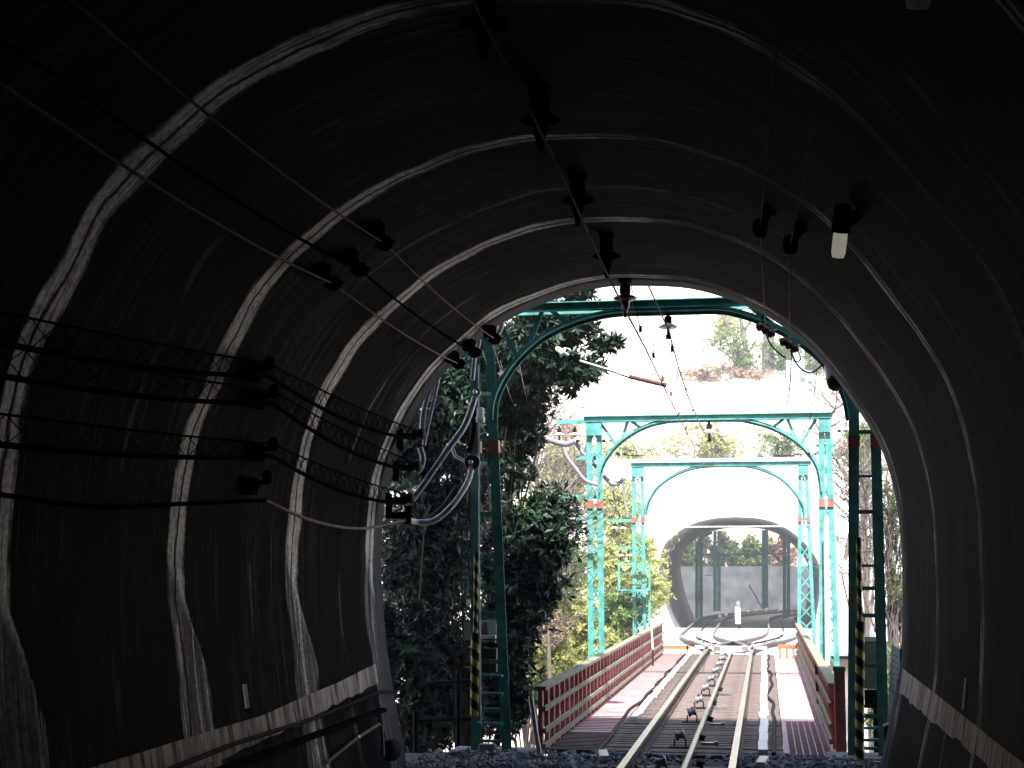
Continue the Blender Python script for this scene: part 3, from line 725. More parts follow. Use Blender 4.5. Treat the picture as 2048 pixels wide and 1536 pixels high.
    # bracket rods to lining
# outdoor wires running on from the brackets
outs=[((985,690),16.4,(1052,880),24,(1130,1070),33),((1000,720),16.4,(1034,830),21,(1120,1050),33),((1030,680),16.6,(1075,870),23,(1165,1090),36),((965,700),16.4,(1010,850),22,(1075,960),30),((1040,870),23,(1085,890),25,(1300,970),38)]
wl_=['leftmost','second','third','fourth','crossing']
for i,(a,ya,b,yb,c,yc) in enumerate(outs):
    wire(curve([U(*a,ya),U(*b,yb),U(*c,yc)],8),.005,M_steel,'thin outdoor wire descending behind the left post, %s of the five'%wl_[i],'feeder_wire')
# ------------------------------------------------------------ cable bundles on the left wall
def bracketset(px,py,lab,n=1):
    q=W(px,py,.14); w0=W(px,py,0)
    t=thing('cable_bracket',lab,'bracket',q,'cable brackets on the left wall')
    for k in range(n):
        MB().box(w0+Vector((.04,0,0)),(.08,.14,.14)).box(w0+Vector((.10,0,.03)),(.18,.04,.04)).build('arm',M_sooty,t,.004)
        MB().lathe([(0,-.06),(.03,-.06),(.045,-.04),(.033,-.015),(.045,.01),(.033,.03),(.02,.045),(0,.045)],w0+Vector((.18,0,.08)),(0,.2,1),12).build('insulator',M_sooty,t)
    return w0+Vector((.17,0,0))
bund=[((60,640),(495,745),(830,872),'top'),((50,705),(505,800),(822,935),'upper middle'),((15,840),(505,905),(808,1000),'lower middle')]
for i,(a,b,c,l) in enumerate(bund):
    pa=W(*a,.17); pb=bracketset(b[0],b[1],'dark bracket at the second joint ring holding the %s cable bundle'%l); 
    cc=U(c[0],c[1],16.35); t=thing('cable_bracket','dark bracket at the tunnel mouth edge ending the %s cable bundle'%l,'bracket',cc,'cable brackets on the left wall')
    MB().box(cc+Vector((-.06,-.05,0)),(.22,.12,.05)).box(cc+Vector((-.16,-.05,-.04)),(.06,.08,.22)).build('arm',M_sooty,t,.004)
    MB().lathe([(0,-.09),(.05,-.09),(.07,-.05),(.05,-.02),(.07,.02),(.05,.05),(0,.07)],cc+Vector((.06,0,.02)),(1,.2,.1),12).build('insulator',M_rust,t)
    pz=pa+(pa-pb)*.8
    for nm,(s0,e0) in (('near',(pz,pb)),('far',(pb,cc))):
        t=thing('cable_bundle','%s dark lashed cable bundle on the left wall, %s span'%(l,nm),'cable',s0.lerp(e0,.5))
        top=sagline(s0+Vector((0,0,.07)),e0+Vector((0,0,.07)),.03,20); bot=sagline(s0-Vector((0,0,.03)),e0-Vector((0,0,.03)),.10,20)
        MB().tube(top,.008,5).build('messenger',M_sooty,t); MB().tube(bot,.018,8).build('cable',M_sootyc,t)
        z=MB()
        for k in range(0,20): z.tube([top[k],bot[k+1]],.004,4,False); z.tube([bot[k],top[k+1]],.004,4,False)
        z.build('lashing',M_sooty,t)
# bottom slack cable
pm_=bracketset(492,972,'bulky dark bracket on the left wall holding the lowest hanging cable')
pc=U(812,1040,16.35)
wire(curve([W(-60,985,.14),W(150,1012,.14),W(350,1004,.14),pm_-Vector((0,0,.12))],8),.017,M_sooty,'lowest loose cable sagging along the left wall, near span','hanging_cable','cable')
wire(curve([pm_-Vector((0,0,.12)),W(600,1040,.12),W(700,1056,.12),pc],8),.016,M_wire,'lowest loose cable sagging along the left wall, far span to the mouth','hanging_cable','cable')
cc=pc; t=thing('cable_bracket','dark bracket at the left edge of the tunnel mouth where the lowest cable leaves','bracket',cc,'cable brackets on the left wall')
MB().box(cc+Vector((-.1,-.05,.05)),(.22,.10,.07)).build('arm',M_sooty,t,.004)
MB().box(cc+Vector((.02,.02,.06)),(.06,.08,.2)).build('clip',M_sootyc,t,.004)
# pale conduits outside the left of the mouth
def conduit(pts,r,m,label,ribs=False,n=8):
    c=curve(pts,n); rr=r
    if ribs:
        c=curve(pts,24); rr=[r*(1+.13*(1 if k%2 else -1)) for k in range(len(c))]
    return tag(MB().tube(c,rr,10).build('cable_conduit',m),label,'conduit')
Yc=16.75
conduit([U(878,700,Yc),U(862,770,Yc),U(848,820,Yc),U(843,872,Yc)],.030,M_bluecond,'left of two bright ribbed conduits descending to the bracket at the mouth',True)
conduit([U(888,700,Yc),U(870,790,Yc),U(856,850,Yc),U(848,890,Yc)],.022,M_bluecond,'right of two bright ribbed conduits descending to the bracket at the mouth',True)
conduit([U(840,895,Yc),U(846,915,Yc),U(842,935,Yc),U(832,946,Yc)],.032,M_bluecond,'short ribbed conduit stub below the bracket at the mouth',True)
conduit([U(950,795,Yc+.1),U(930,850,Yc+.05),U(895,900,Yc),U(850,965,Yc),U(824,1000,Yc)],.036,M_bluecond,'thick wavy ribbed conduit slanting down from the left post to the tunnel edge',True)
conduit([U(944,930,Yc+.2),U(935,965,Yc+.1),U(905,1010,Yc),U(870,1040,Yc),U(835,1044,Yc),U(814,1038,Yc-.3)],.034,M_cond,'smooth cream conduit curving from the round insulator to the tunnel edge')
conduit([U(1006,632,Yc),U(1002,655,Yc),U(990,676,Yc)],.030,M_cond,'short cream conduit end above the left post')
conduit([U(958,675,Yc),U(957,690,Yc),U(950,712,Yc),U(945,760,Yc)],.026,M_cond,'short cream conduit in front of the left post top')
conduit([U(919,700,Yc),U(918,735,Yc)],.022,M_bluecond,'short bluish conduit left of the left post top')
conduit([U(905,895,Yc+.3),U(912,912,Yc+.3),U(930,922,Yc+.3)],.020,M_bluecond,'small bluish pipe elbow left of the round insulator')
wire([U(957,730,17.0),U(957,800,17.0),U(958,1100,17.0),U(962,1450,17.0)],.008,M_cond,'thin pale pipe running down the front of the left post','drop_pipe','pipe')
o=tag(MB().tube(curve([U(945,800,17.05),U(948,860,17.05),U(938,905,17.05)],6),.04,8).build('cable_sleeve',M_iron),'dark sleeve hanging in front of the left post','sleeve')
# round ribbed insulators facing the viewer
def dial(px,py,Y_,r,lab):
    t=thing('disc_insulator',lab,'insulator',U(px,py,Y_)); o=U(px,py,Y_)
    prof=[(0,-.06),(.02,-.06)]
    for k in range(4):
        a=r*(.25+.25*k); prof+=[(a-.03*r,-.03),(a,-.045),(a+.08*r,-.02)]
    prof+=[(r,.0),(r,.03),(0,.03)]
    MB().lathe(prof,o,(0,1,0),24).build('disc',M_bluegrey if r>.08 else M_ceram,t)
    MB().lathe([(.015,-.12),(.025,-.10),(.025,-.04)],o,(0,1,0),10).build('pin',M_steel,t)
    MB().bar(o+Vector((0,.05,0)),o+Vector((.12,.2,0)),.04,.04).build('arm',M_teal,t)
dial(945,925,16.95,.088,'large round ribbed grey insulator in front of the left post')
dial(953,785,16.95,.048,'small round pale insulator on the left post above the thick conduit')
o=tag(MB().lathe([(.035,0),(.045,-.02),(.045,-.10),(.055,-.12),(.055,-.17),(.03,-.18),(0,-.18)],U(961,815,17.0),(0,0,1),12).build('post_insulator',M_white),'small white cylindrical fitting with dark end on the left post','fitting')
# ------------------------------------------------------------ striped guards
def striped(name,lab,p0,p1,r,n,cat='guard'):
    t=thing(name,lab,cat,p0); p0=Vector(p0);p1=Vector(p1)
    MB().tube([p0,p1],r,16).build('pipe',M_black,t)
    m=MB(); ax=(p1-p0); L=ax.length; ax.normalize(); a,b=m.frame(ax,Vector((.1,1,.1)))
    st=L/n; seg=14
    for k in range(n):
        lo=(k+.25)*st; hgt=st*.48
        for q in range(seg):
            # front half of a helical stripe
            a0=PI+ (q/seg)*PI; a1=PI+((q+1)/seg)*PI
            for half in(0,1):
                s0=a0+half*PI; s1=a1+half*PI
                f0=(q/seg+half)%1; 
                sh0=st*.5*((q/seg)+half)-st*.5; sh1=st*.5*(((q+1)/seg)+half)-st*.5
                vs=[]
                for s_,sh,dz in((s0,sh0,0),(s1,sh1,0),(s1,sh1,hgt),(s0,sh0,hgt)):
                    d=lo+sh+dz; d=max(0,min(L,d)); vs.append(p0+ax*d+(a*math.cos(s_)+b*math.sin(s_))*(r+.002))
                m.add(vs,[(0,1,2,3)],True)
    m.build('stripes',M_yell,t)
    return t
striped('striped_guard','thick yellow and black striped guard tube on the foot of the left post',U(949,1432,16.9),U(951,1266,16.9),.047,5)
striped('striped_guard','thin yellow and black striped guard tube on the left post above the thick one',U(951,1266,16.95),U(953,1105,16.95),.026,6)
striped('striped_guard','thick yellow and black striped guard tube on the right post, reaching the ground',U(1719,1570,16.95),U(1720,1243,16.95),.048,9)
striped('striped_guard','thin yellow and black striped guard tube high on the right post',U(1720,1243,17.0),U(1717,1075,17.0),.026,5)
# sign & gear on left post
sg=thing('warning_sign','small off-white sign with a red mark fixed between the left post legs','sign',U(970,1258,17.5))
a=U(955,1240,17.5);b=U(990,1276,17.5)
MB().box(((a.x+b.x)/2,17.5,(a.z+b.z)/2),(b.x-a.x+.03,.01,a.z-b.z)).build('panel',M_cond,sg)
m=MB(); c=U(970,1258,17.48)
m.add([c+Vector((-.045,0,-.07)),c+Vector((.035,0,-.07)),c+Vector((.022,0,.075)),c+Vector((-.02,0,.075))],[(0,1,2,3)]); m.build('red_mark',M_red,sg)
t=thing('cable_box','pale flat box with teal lip across the left post under the sign','box',U(976,1275,17.1))
MB().box(U(976,1274,17.1),(.18,.06,.04)).build('lid',M_white,t); MB().box(U(976,1283,17.1),(.18,.08,.025)).build('lip',M_teal,t)
o=tag(MB().box(U(978,1320,17.45),(.19,.08,.28)).build('junction_box',mat('olive_box',(.05,.05,.03),.6),None,.006),'dark olive box between the legs of the left post','box')
# side plate left of the post
tag(MB().box(U(935,1262,17.6),(.09,.01,.20),ry=R(3)).build('grey_plate',M_grey,None),'narrow grey plate sticking out left behind the left post','plate')
# climbing steps between left post legs (beams)
for i,(y,c) in enumerate(((1117,.02),(1350,.02),(1386,.02),(1446,.02))):
    tag(MB().bar(U(955,y,17.2),U(1005 if i else 985,y+2,17.2),.09,.025).build('step_bar',M_teal),'teal step bar across the left post, %s from the top'%['first','second','third','fourth'][i],'step','teal step bars on the left post')
# concrete footings
for x0,x1,y0,y1,Yq,l in((900,1068,1500,1560,17.25,'broad concrete footing under the left post'),(1655,1790,1512,1560,17.2,'concrete footing under the right post')):
    a=U(x0,y0,Yq);b=U(x1,y1,Yq)
    tag(MB().box(((a.x+b.x)/2,Yq+.15,a.z-.25),(b.x-a.x,.55,.5)).build('footing',M_conc,None,.02),l,'footing')
tag(MB().box(U(975,1508,17.1)+Vector((0,0,.04)),(.20,.12,.15)).build('concrete_block',M_conc,None,.02),'small pale concrete block between the feet of the left post','block')
tag(MB().tube([U(1660,1528,16.9),U(1770,1526,16.9)],.022,8).build('ground_pipe',M_steel),'shiny pipe lying at the foot of the right post','pipe')
# number plate on right post
t=thing('number_plate','narrow vertical number plate with small dark characters on the right post','sign',U(1704,1196,17.2))
a=U(1704,1168,17.2);b=U(1704,1224,17.2)
MB().box(((a.x),17.2,(a.z+b.z)/2),(.055,.006,a.z-b.z)).build('panel',M_grey,t)
q=MB()
for k in range(4):
    z=a.z-.03-k*(a.z-b.z-.02)/4; x=a.x
    q.box((x,17.194,z-.01),(.034,.004,.006)).box((x-.012,17.194,z-.028),(.006,.004,.03)).box((x+.010,17.194,z-.026),(.006,.004,.026)).box((x,17.194,z-.045),(.03,.004,.006))
q.build('characters',M_black,t)
# cabinet on right
t=thing('equipment_cabinet','grey equipment cabinet with overhanging lid behind the right post','cabinet',U(1745,1380,17.7))
a=U(1728,1285,17.7);b=U(1756,1378,17.7)
MB().box(((a.x+b.x)/2-.02,17.8,(a.z+b.z)/2),(b.x-a.x+.10,.25,a.z-b.z)).build('body',M_grey,t,.006)
MB().box(((a.x+b.x)/2+.0,17.75,a.z+.03),(b.x-a.x+.18,.36,.05),rx=R(-5)).build('lid',M_white,t,.004)
m=MB().box(((a.x+b.x)/2,17.85,b.z-.12),(.14,.14,.2)).tube([U(1735,1405,17.8),U(1765,1420,17.8)],.03,6); m.build('cable_gland',M_black,t)
tag(MB().tube([U(1752,1395,17.9),U(1754,1540,17.9)],.035,8).build('support_post',M_iron),'dark support post standing below the grey cabinet','post')
for i,y in enumerate((1412,1456,1480)):
    tag(MB().bar(U(1728,y,17.6),U(1768,y,17.6),.05,.03).build('crossbar',M_iron if i<1 else M_teal),'short crossbar between the right post legs, %s'%['upper','middle','lower'][i],'bar')
# grey perforated panel at right edge of mouth
t=thing('notice_panel','blue-grey perforated panel leaning at the right edge of the tunnel mouth','panel',U(1792,1480,16.9))
pa=[U(1783,1288,16.9),U(1800,1298,16.5),U(1796,1560,16.5),U(1768,1560,16.9)]
m=MB(); m.add(pa+[p+Vector((.02,.03,0)) for p in pa],[(0,1,2,3),(7,6,5,4),(0,4,5,1),(1,5,6,2),(2,6,7,3),(3,7,4,0)]); m.build('sheet',M_bluegrey,t)
q=MB()
for k in range(14):
    for j in range(3):
        s=(k+.5)/22; u_=(j+.6)/3.4; p=pa[0].lerp(pa[3],s).lerp(pa[1].lerp(pa[2],s),u_); q.box(p-Vector((.004,.012,0)),(.012,.006,.008))
q.build('perforations',M_iron,t)
t=thing('switch_box','black box with shiny metal lid at the foot of the right edge of the mouth','box',U(1775,1455,16.7))
a=U(1776,1448,16.7); MB().box(a+Vector((0,0,-.12)),(.09,.15,.22)).build('body',M_black,t,.006); MB().box(a+Vector((0,-.01,.0)),(.11,.18,.015),ry=R(-22)).build('lid',M_steel,t)
# black pipe fences
def pfence(name,posts,rails_,lab,Y_):
    t=thing(name,lab,'fence',U(posts[0][0],posts[0][2],Y_))
    for x,y0,y1 in posts: MB().tube([U(x,y0,Y_),U(x,y1,Y_)],.034,8).build('post',M_iron,t)
    for x0,y0,x1,y1 in rails_: MB().tube([U(x0,y0,Y_),U(x1,y1,Y_)],.024,8).build('rail',M_iron,t)
pfence('pipe_fence',[(917,1345,1545),(832,1420,1545)],[(850,1369,945,1361),(835,1442,945,1437),(835,1520,905,1512)],'black pipe fence in the shade left of the left post',18.1)
# pipes low on left wall
wire([W(300,1560,.10),W(450,1500,.10),W(620,1445,.10),W(742,1395,.12),U(790,1383,16.5)],.018,M_iron,'long dark pipe below the painted stripe on the left wall, sticking out of the mouth','wall_pipe','pipe')
hp=thing('bent_pipe','bent grey pipe low on the left wall near the tunnel mouth','pipe',W(748,1456,.1))
MB().tube([W(640,1536,.08),W(700,1487,.08),W(746,1458,.08),W(752,1462,.08),W(760,1520,.05)],.016,8).build('tube',M_wire,hp)
MB().lathe([(.024,-.02),(.024,.02)],W(703,1485,.08),(0,1,.3),10).build('coupling',M_steel,hp)
t=thing('wall_drum','black rounded box low at the left edge of the tunnel mouth','box',U(775,1500,16))
MB().lathe([(0,-.06),(.09,-.06),(.11,-.03),(.11,.05),(0,.06)],W(770,1510,.08),(.8,-.5,0),18).build('body',M_black,t); MB().box(W(772,1492,.14),(.02,.02,.02)).build('bolt',M_steel,t)
# two lamps in the tunnel
for px,py,l in((1718,427,'tubular lamp with white glass on the right vault near the second joint ring'),(1917,-150,'tubular lamp cut off by the top edge on the right vault')):
    w0=W(px,py,0); q=W(px,py,.16); t=thing('tunnel_lamp',l,'lamp',w0,'lamps along the right vault')
    ax=(U(px-8,py+70,w0.y-.5)-U(px,py,w0.y-.5)).normalized(); ax=Vector((-.12,.30,-.95)).normalized()
    q=q+Vector((0,0,.02))
    MB().bar(w0,q,.10,.06).lathe([(0,-.16),(.05,-.15),(.06,-.05),(.062,.02),(.05,.03)],q,ax,16).build('housing',M_sooty,t)
    MB().lathe([(.044,.02),(.046,.06),(.045,.16),(.036,.19),(0,.195)],q,ax,16).build('glass',M_glow if py>0 else M_glass,t)
# right vault thin wires
for i,(a,ya,b,c,yc) in enumerate((((1555,60),7.4,(1541,420),(1531,655),17.2),((1655,100),7.6,(1606,455),(1578,685),17.2))):
    pa=U(*a,ya); pb=W(*b,.16); pc=U(*c,yc)
    n_=['left','right'][i]
    t=thing('wire_bracket','dark bracket on the right vault holding the %s thin wire'%n_,'bracket',pb,'dark wire brackets on the tunnel vault'); w0=W(*b,0)
    MB().bar(w0,pb,.05,.05).box(w0,(.14,.14,.06)).lathe([(0,-.07),(.05,-.06),(.06,0),(.05,.06),(0,.07)],pb,(0,.3,1),12).build('insulator',M_sooty,t)
    wire([pa+(pa-pb)*.3]+sagline(pa,pb,.03,8)+sagline(pb,pc,.04,8)[1:],.006,M_wire,'%s of two thin wires on the right vault running out to the gantry arch'%n_,'telephone_wire')
    # clusters on g1's arch
    t=thing('arch_insulator','dark insulator cluster on the right haunch of the nearest gantry, %s'%['upper','lower'][i],'insulator',pc,'dark insulators on the gantry arch')
    m=MB(); 
    for k in range(3): m.lathe([(0,-.05),(.045,-.04),(.05,0),(.045,.04),(0,.05)],pc+Vector((-.06+.06*k,-.06,-.04*k)),(1,0,.2),12)
    m.build('insulators',M_ceramd,t); MB().box(pc+Vector((.04,0,.0)),(.18,.1,.06)).build('base',M_teal,t)
wire(curve([U(1532,668,17),U(1542,690,17),U(1560,708,17),U(1572,716,17)],6),.009,M_black,'black drooping cable below the upper arch insulator','hanging_cable','cable')
wire(curve([U(1580,700,17),U(1595,730,17),U(1615,745,17),U(1630,742,17),U(1645,728,17)],6),.009,M_black,'black drooping cable between the lower arch insulator and the horn','hanging_cable','cable')
wire(curve([U(1592,695,17),U(1600,712,17),U(1598,722,17),U(1586,722,17)],6),.007,M_black,'small cable loop under the lower arch insulator','hanging_cable','cable')
wire([U(1583,700,17.05),U(1581,760,17.05),U(1575,806,17.05)],.006,M_black,'thin straight wire end hanging below the nearest gantry arch','hanging_cable','cable')
wire([U(1634,740,17.05),U(1628,790,17.05),U(1618,850,17.05)],.004,M_black,'hair-thin wire hanging left of the horn','hanging_cable','cable')
wire(curve([U(1537,640,17),U(1525,632,17),U(1526,645,17),U(1540,652,17)],6),.010,M_iron,'small dark hook at the top of the right haunch of the gantry','hook','hook')
# horn / floodlight on right haunch
t=thing('floodlight','dark floodlight with grey round housing on the right haunch of the nearest gantry','floodlight',U(1665,750,17))
o_=U(1660,728,17.1)
MB().lathe([(0,-.02),(.06,-.02),(.085,.05),(.095,.12),(.11,.15),(.11,.18)],o_,(.35,-.3,-.9),20).build('housing',M_bluegrey,t)
MB().lathe([(.112,.18),(.125,.20),(.125,.26),(.10,.30),(0,.31)],o_,(.35,-.3,-.9),20).build('hood',M_iron,t)
MB().bar(U(1645,722,17.2),U(1665,760,17.2),.05,.03).build('bracket',M_iron,t)
# grey hanging hoses at g2 left
hs=[([(1060,858),(1100,880),(1130,888),(1150,882)],25,.05,'thick grey hose sagging behind the leaves'),([(1125,890),(1135,915),(1150,935),(1170,960),(1195,970)],26,.035,'grey hose dropping to the second gantry left post'),([(1152,885),(1165,905),(1185,925),(1210,955),(1225,968),(1240,965),(1248,955)],27.3,.04,'thick grey hose looping past the second gantry left post'),([(1224,972),(1230,1000),(1240,1035)],28,.02,'thin grey hose tail hanging left of the two beyond the second gantry'),([(1246,965),(1249,1000),(1256,1035)],29,.025,'thin grey hose tail hanging right of the two beyond the second gantry'),([(1088,960),(1100,982),(1120,985),(1140,972),(1155,948)],26,.016,'thin cable loop hanging left of the second gantry')]
for p,Y_,r,l in hs: conduit([U(x,y,Y_) for x,y in p],r,mat('grey_hose',(.20,.19,.21),.6),l)
# ------------------------------------------------------------ far tunnel
FP=[(1352,1262),(1340,1235),(1328,1200),(1318,1150),(1319,1118),(1330,1088),(1350,1068),(1375,1052),(1405,1041),(1440,1035),(1480,1034),(1520,1037),(1555,1047),(1590,1068),(1618,1095),(1637,1125),(1643,1160),(1638,1205),(1628,1262)]
fprof=curve([Vector((U(x,y,59.5).x,0,U(x,y,59.5).z)) for x,y in FP],4)
ft=thing('far_tunnel','short pale concrete railway tunnel at the far end of the bridge','tunnel',(-.2,59.5,-.4))
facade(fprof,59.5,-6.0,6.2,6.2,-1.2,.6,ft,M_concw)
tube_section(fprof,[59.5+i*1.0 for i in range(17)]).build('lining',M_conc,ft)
# outer shell of the lining so no light enters
cxx=sum(p.x for p in fprof)/len(fprof)
outp=[Vector((cxx+(p.x-cxx)*1.12,0,p.z+.45*(p.z>2))) for p in fprof]
tube_section(outp,[60+i*1.0 for i in range(16)]).build('outer_shell',M_conc,ft)
MB().bar((fprof[8].x-.2,59.4,U(1470,1053,59.4).z),(fprof[-14].x,59.4,U(1470,1053,59.4).z),.04,.04).build('front_cable',M_white,ft)
struct(MB().box((0,75.5,-.72),(11,27.5,.3)).build('far_trackbed',M_conc))
# ground beyond far tunnel and retaining wall
tag(MB().box((0,86.4,.4),(18.6,.5,3.2)).build('retaining_wall',mat('shade_darkened_wall_concrete',(.05,.058,.066),.9,0,.3,1.5,.3,col2=(.12,.13,.14),detail=9),None),'long grey retaining wall seen through the far tunnel','wall')  # wall concrete coloured darker in place of the shade on it
# white signal post in front of the far tunnel
t=thing('marker_post','bright white short post standing between the two curved tracks','post',Gd(1476,1250,-.3))
q=Gd(1476,1248,-.35); MB().box((q.x,q.y,.02),(.24,.18,.75)).build('body',M_white,t,.03); MB().lathe([(.08,0),(.10,.03),(.10,.13),(.06,.18),(0,.19)],(q.x+.02,q.y,.40),(0,0,1),12).build('cap',M_white,t)
tag(MB().box(Gd(1478,1257,-.36)+Vector((0,0,.05)),(.10,.08,.12)).build('small_stud',M_iron),'tiny dark stud on the white apron in front of the white post','stud')
# green posts beyond the far tunnel
def farpost(px0,px1,y0,y1,Y_,lab,band=None):
    t=thing('far_catenary_post',lab,'post',U(px0,y1,Y_),'green catenary posts seen through the far tunnel')
    a=MB()
    for x in(px0,px1): a.bar(U(x,y1,Y_),U(x,y0,Y_),.17,.12,Vector((0,1,0)))
    a.build('legs',M_teal,t)
    b=MB()
    for k in range(9):
        y=y0+(y1-y0)*k/9; b.bar(U(px0,y,Y_),U(px1,y+8,Y_),.04,.03)
    b.build('rungs',M_teal,t)
    if band: MB().box(U((px0+px1)/2,(band[0]+band[1])/2,Y_-.15),(U(band[3],0,Y_).x-U(band[2],0,Y_).x,.1,U(0,band[0],Y_).z-U(0,band[1],Y_).z)).build('panel',M_lichen,t)
farpost(1394,1402,1085,1236,76,'leftmost green post seen through the far tunnel, with a tan panel',(1183,1200,1392,1407))
farpost(1430,1438,1062,1222,78,'second green post from the left seen through the far tunnel')
farpost(1527,1533,1060,1218,78,'green post with a cream panel seen right of centre through the far tunnel',(1178,1192,1523,1535))
farpost(1569,1577,1078,1232,76,'rightmost slim green post seen through the far tunnel')
t=thing('far_crossbeam','green crossbeams and stays between the posts beyond the far tunnel','beam',U(1480,1110,77))
m=MB(); m.bar(U(1395,1110,77),U(1580,1107,77),.08,.10).bar(U(1437,1096,77),U(1465,1080,77),.06,.05).bar(U(1540,1098,77),U(1562,1084,77),.06,.05).bar(U(1408,1115,77),U(1430,1115,77),.06,.06).bar(U(1408,1150,77),U(1430,1152,77),.03,.04)
m.build('bars',M_teal,t); MB().tube(curve([U(1397,1095,76),U(1400,1078,76),U(1410,1068,76),U(1424,1064,76)],6),.12,8).build('arch_left',M_teal,t); MB().tube(curve([U(1572,1095,76),U(1568,1080,76),U(1560,1072,76)],6),.08,8).build('arch_right',M_teal,t)
tag(MB().bar(U(1498,1170,74),U(1522,1212,74),.05,.05).build('slanting_rod',M_iron),'thin black slanting rod seen through the far tunnel','rod')
for i,(x,y) in enumerate(((1496,1222),(1514,1220),(1533,1219),(1452,1229),(1440,1232))):
    tag(MB().lathe([(0,-.06),(.07,-.05),(.09,0),(.07,.05),(0,.06)],U(x,y,64),(0,.3,1),10).build('track_pulley',M_white),'tiny pale cable wheel on the track inside the far tunnel, %s from the left'%['third','fourth','fifth','second','first'][i],'wheel','pale cable wheels inside the far tunnel')
# ------------------------------------------------------------ hill furniture: path fence, monument
t=thing('path_fence','white path fence on the hillside above the right gantry','fence',U(1580,770,HY(1575,786)))
Yf=HY(1575,786)-.3
for x,y0,y1 in((1535,762,784),(1612,762,786)): MB().bar(U(x,y0,Yf),U(x,y1+6,Yf),.13,.12).build('post',M_white,t)
MB().bar(U(1533,764,Yf),U(1612,766,Yf),.05,.05).build('rail',M_white,t); MB().bar(U(1614,768,Yf),U(1690,790,Yf),.05,.05).build('rail',M_white,t)
MB().bar(U(1668,782,Yf),U(1668,800,Yf),.06,.06).build('post',M_white,t)
Yh=HY(1590,764)
t=thing('hillside_cabinet','pale green cabinet standing among shrubs on the hill','cabinet',U(1590,745,Yh))
a=U(1570,722,Yh);b=U(1612,765,Yh)
MB().box(((a.x+b.x)/2,Yh+.1,(a.z+b.z)/2-.1),(.85,.6,a.z-b.z+.2)).build('body',mat('pale_green_metal',(.35,.45,.40),.6),t,.02)
MB().box((a.x+.5,Yh,a.z+.35),(.22,.2,.8)).build('vent',mat('pale_green_metal',(.35,.45,.40),.6),t,.02)
MB().bar(U(1600,742,Yh-.5),U(1625,750,Yh-.5),.06,.3).build('side_panel',M_bluegrey,t)
# ------------------------------------------------------------ vegetation
def leafcloud(blobs,count,size,aspect=.38,droop=.2,per=6,seed=1,shell=.55,spread=.6):
    """rosettes of leaf-sized folded faces spread in a union of ellipsoids (c,rx,ry,rz)"""
    rnd=random.Random(seed); m=MB(); vs=[];fs=[]
    wts=[b[1]*b[2]*b[3] for b in blobs]; tot=sum(wts); n=0
    # sub-clumps inside the blobs
    cl=[]
    for (c,rx,ry,rz),wt in zip(blobs,wts):
        k=max(4,int(26*wt/tot*len(blobs)))
        for _ in range(k):
            d=Vector((rnd.gauss(0,1),rnd.gauss(0,1),rnd.gauss(0,1))).normalized()*rnd.uniform(shell,1)
            cl.append((Vector(c)+Vector((d.x*rx,d.y*ry,d.z*rz)),min(rx,ry,rz)*rnd.uniform(.22,.5),d))
    tips=[]
    while n<count:
        c,r,dd=rnd.choice(cl)
        d=Vector((rnd.gauss(0,1),rnd.gauss(0,1),rnd.gauss(0,1))); p=c+d*r*spread
        ax=(d.normalized()*.8+dd*.5+Vector((0,0,.25))).normalized()
        tips.append((p,ax))
        a=ax.cross(Vector((.3,.2,1))).normalized(); b=a.cross(ax)
        ph=rnd.uniform(0,6.28)
        for q in range(per):
            an=ph+q*2.4; L=size*rnd.uniform(.65,1.25); wd=L*aspect*.5
            out=(a*math.cos(an)+b*math.sin(an)); el=rnd.uniform(.1,.9)
            dr=(out*math.cos(el)+ax*math.sin(el)-Vector((0,0,droop*rnd.uniform(0,1.4)))).normalized()
            sd=dr.cross(ax).normalized() if dr.cross(ax).length>1e-3 else a
            nn=sd.cross(dr); base=p-ax*rnd.uniform(0,size*.4); i=len(vs)
            vs+=[base,base+dr*L*.5+sd*wd+nn*wd*.3,base+dr*L,base+dr*L*.5-sd*wd+nn*wd*.3]
            fs+=[(i,i+1,i+2,i+3)]; n+=1
    m.add(vs,fs); return m,tips
def tree(name,label,cat,base,blobs,count,size,lm_,tr_=.12,group=None,seed=1,branch=26,asp=.38,per=6,trunk_m=None,droop=.2,lean=None,shell=.5,thin=1.0):
    t=thing(name,label,cat,base,group); base=Vector(base)
    m,tips=leafcloud(blobs,count,size,asp,droop,per,seed,shell)
    m.build('crown',lm_,t)
    rnd=random.Random(seed+9); top=sum((Vector(b[0]) for b in blobs),Vector())/len(blobs)
    tp=curve([base,base.lerp(top,.4)+Vector((rnd.uniform(-.2,.2),rnd.uniform(-.2,.2),0)),base.lerp(top,.8)+Vector((rnd.uniform(-.2,.2),0,0)),top+Vector((0,0,blobs[0][3]*.5))],5)
    MB().tube(tp,[tr_*(1-.75*i/(len(tp)-1)) for i in range(len(tp))],8).build('trunk',trunk_m or M_bark,t)
    br=MB()
    for k in range(branch):
        p,ax=rnd.choice(tips); s=tp[rnd.randrange(len(tp)//3,len(tp)-1)]
        mid=s.lerp(p,.5)+Vector((rnd.uniform(-.3,.3),rnd.uniform(-.2,.2),rnd.uniform(-.1,.35)))*(p-s).length*.3
        c=curve([s,mid,p],5); br.tube(c,[tr_*.32*thin*(1-.85*i/(len(c)-1)) for i in range(len(c))],5,False)
    br.build('branches',trunk_m or M_bark,t)
    return t
LD=leafmat('dark_evergreen_leaves',[(.003,.007,.004),(.006,.016,.007),(.010,.028,.011),(.03,.07,.028)],.42,.08,.35)
LY=leafmat('yellow_green_leaves',[(.18,.21,.05),(.36,.42,.11),(.52,.56,.20),(.46,.34,.16)],.6,.4,.2)
LG=leafmat('fresh_green_leaves',[(.06,.10,.03),(.12,.20,.05),(.25,.32,.10)],.6,.4,.2)
